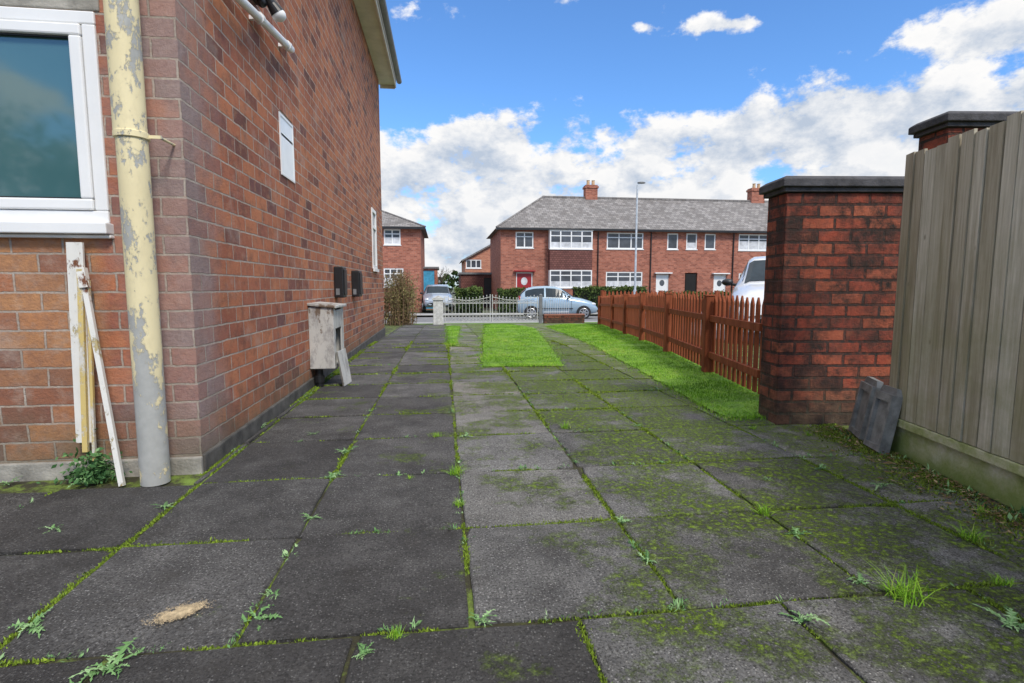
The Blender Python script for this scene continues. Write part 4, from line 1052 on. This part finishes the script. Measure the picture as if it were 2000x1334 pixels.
o=mb.build('sand_patch',M['sand']); o.location=(p.x,p.y,.006); o.rotation_euler=(0,0,.5); tag(o,'pale sandy patch spilled on the dark slab at lower left','sand')
mb=MB(); rg=random.Random(8)
def fn(r):
    y=r.uniform(.9,3.1); x=fenceX(y)-abs(r.gauss(0,.12))-.03; return Vector((x,y,.006+abs(r.gauss(0,.008)))),.5
for i in range(2200):
    p,tn=fn(rg); s=rg.uniform(.005,.018); a=rg.uniform(0,6.28); d=Vector((math.cos(a),math.sin(a),rg.uniform(-.2,.2))); e=Vector((-d.y,d.x,.1)); w=rg.choice([.10,.10,.4]); mb.face([p-d*s,p+e*s*w,p+d*s,p-e*s*w],rg.random())
tag(mb.build('leaf_litter',M['litter'],uv=False),'brown twigs and dead leaves along the foot of the timber fence','leaf litter',kind='stuff')

# ---------------------------------------------------------------- light, sky, camera
sd=Vector((.26,-.62,.74)).normalized(); el=math.asin(sd.z); az=math.atan2(sd.x,sd.y)
L=bpy.data.lights.new('sun','SUN'); L.energy=2.9; L.angle=rad(12); L.color=(1,.93,.83)
lo=bpy.data.objects.new('sun',L); COL.objects.link(lo); lo.rotation_euler=sd.to_track_quat('Z','Y').to_euler()
w=bpy.data.worlds.new('World'); S.world=w; w.use_nodes=True; nt=w.node_tree; bg=nt.nodes['Background']
sky=nd(nt,'ShaderNodeTexSky',sky_type='NISHITA'); sky.sun_disc=False; sky.sun_elevation=el; sky.sun_rotation=az; sky.air_density=1.0; sky.dust_density=.6; sky.ozone_density=2.0
dirv=nd(nt,'ShaderNodeTexCoord').outputs['Generated']
sep=nd(nt,'ShaderNodeSeparateXYZ',{0:dirv}); z=sep.outputs[2]
mp=nd(nt,'ShaderNodeMapping',{'Vector':dirv,'Location':(5.3,2.2,1.1),'Scale':(1,1,1.6)}).outputs[0]
mp2=nd(nt,'ShaderNodeMapping',{'Vector':dirv,'Location':(5.315,2.185,1.145),'Scale':(1,1,1.6)}).outputs[0]
n1=noise(nt,mp,8.0,12,.62); n2=noise(nt,mp2,8.0,6,.60)
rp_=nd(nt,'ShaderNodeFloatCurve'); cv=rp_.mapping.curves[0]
pts=[(0,.69),(.10,.67),(.18,.64),(.235,.595),(.275,.495),(.305,.39),(.36,.33),(.45,.40),(.62,.62),(1,.66)]  # cover rises again overhead: unseen cloud added to raise the ambient light
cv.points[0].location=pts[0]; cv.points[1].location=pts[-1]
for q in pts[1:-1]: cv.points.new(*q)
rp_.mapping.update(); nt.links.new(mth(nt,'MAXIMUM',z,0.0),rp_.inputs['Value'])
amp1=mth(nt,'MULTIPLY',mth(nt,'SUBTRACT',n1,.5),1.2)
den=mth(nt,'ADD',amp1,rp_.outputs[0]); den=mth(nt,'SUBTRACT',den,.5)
for (px,py,r,amp) in ((1375,48,.06,.26),(1450,48,.055,.28),(1975,45,.15,.40),(885,252,.05,.14),(1255,52,.04,.18),(1680,225,.22,.20),(1480,290,.16,.10),(1230,245,.13,.09),(1000,150,.16,-.10),(1600,50,.10,-.10),(900,330,.12,.03),(1790,110,.06,-.06)):
    b=ray(px,py).normalized()
    df=nd(nt,'ShaderNodeVectorMath',operation='SUBTRACT'); nt.links.new(dirv,df.inputs[0]); df.inputs[1].default_value=b
    sc=nd(nt,'ShaderNodeVectorMath',operation='MULTIPLY'); nt.links.new(df.outputs[0],sc.inputs[0]); sc.inputs[1].default_value=(1,1,2.6)
    ln=nd(nt,'ShaderNodeVectorMath',operation='LENGTH'); nt.links.new(sc.outputs[0],ln.inputs[0])
    den=mth(nt,'ADD',den,mr(nt,ln.outputs['Value'],0,r,amp,0,True))
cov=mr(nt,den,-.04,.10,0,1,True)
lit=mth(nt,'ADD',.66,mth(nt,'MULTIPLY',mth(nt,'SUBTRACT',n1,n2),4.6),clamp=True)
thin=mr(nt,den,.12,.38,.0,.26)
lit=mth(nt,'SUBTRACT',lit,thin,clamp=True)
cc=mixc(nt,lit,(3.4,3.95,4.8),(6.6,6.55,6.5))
overhead_fill=mr(nt,z,.40,.65,1.0,1.5)  # added gain on the cloud above the view, for ambient fill
ccs=nd(nt,'ShaderNodeVectorMath',operation='SCALE'); nt.links.new(cc,ccs.inputs[0]); nt.links.new(overhead_fill,ccs.inputs['Scale'])
skc=mixc(nt,1.0,sky.outputs[0],(.74,1.12,1.52),'MULTIPLY')
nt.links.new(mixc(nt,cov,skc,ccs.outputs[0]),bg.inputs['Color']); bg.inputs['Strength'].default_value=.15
cam=bpy.data.cameras.new('camera'); cam.lens=36*F/2000; cam.sensor_width=36; cam.sensor_fit='HORIZONTAL'; cam.clip_start=.05; cam.clip_end=2000
co=bpy.data.objects.new('camera',cam); COL.objects.link(co)
mtx=Matrix((RT,UP,-FW)).transposed().to_4x4(); mtx.translation=(0,0,CH); co.matrix_world=mtx
S.camera=co
S.view_settings.view_transform='Standard'; S.view_settings.look='None'; S.view_settings.exposure=0
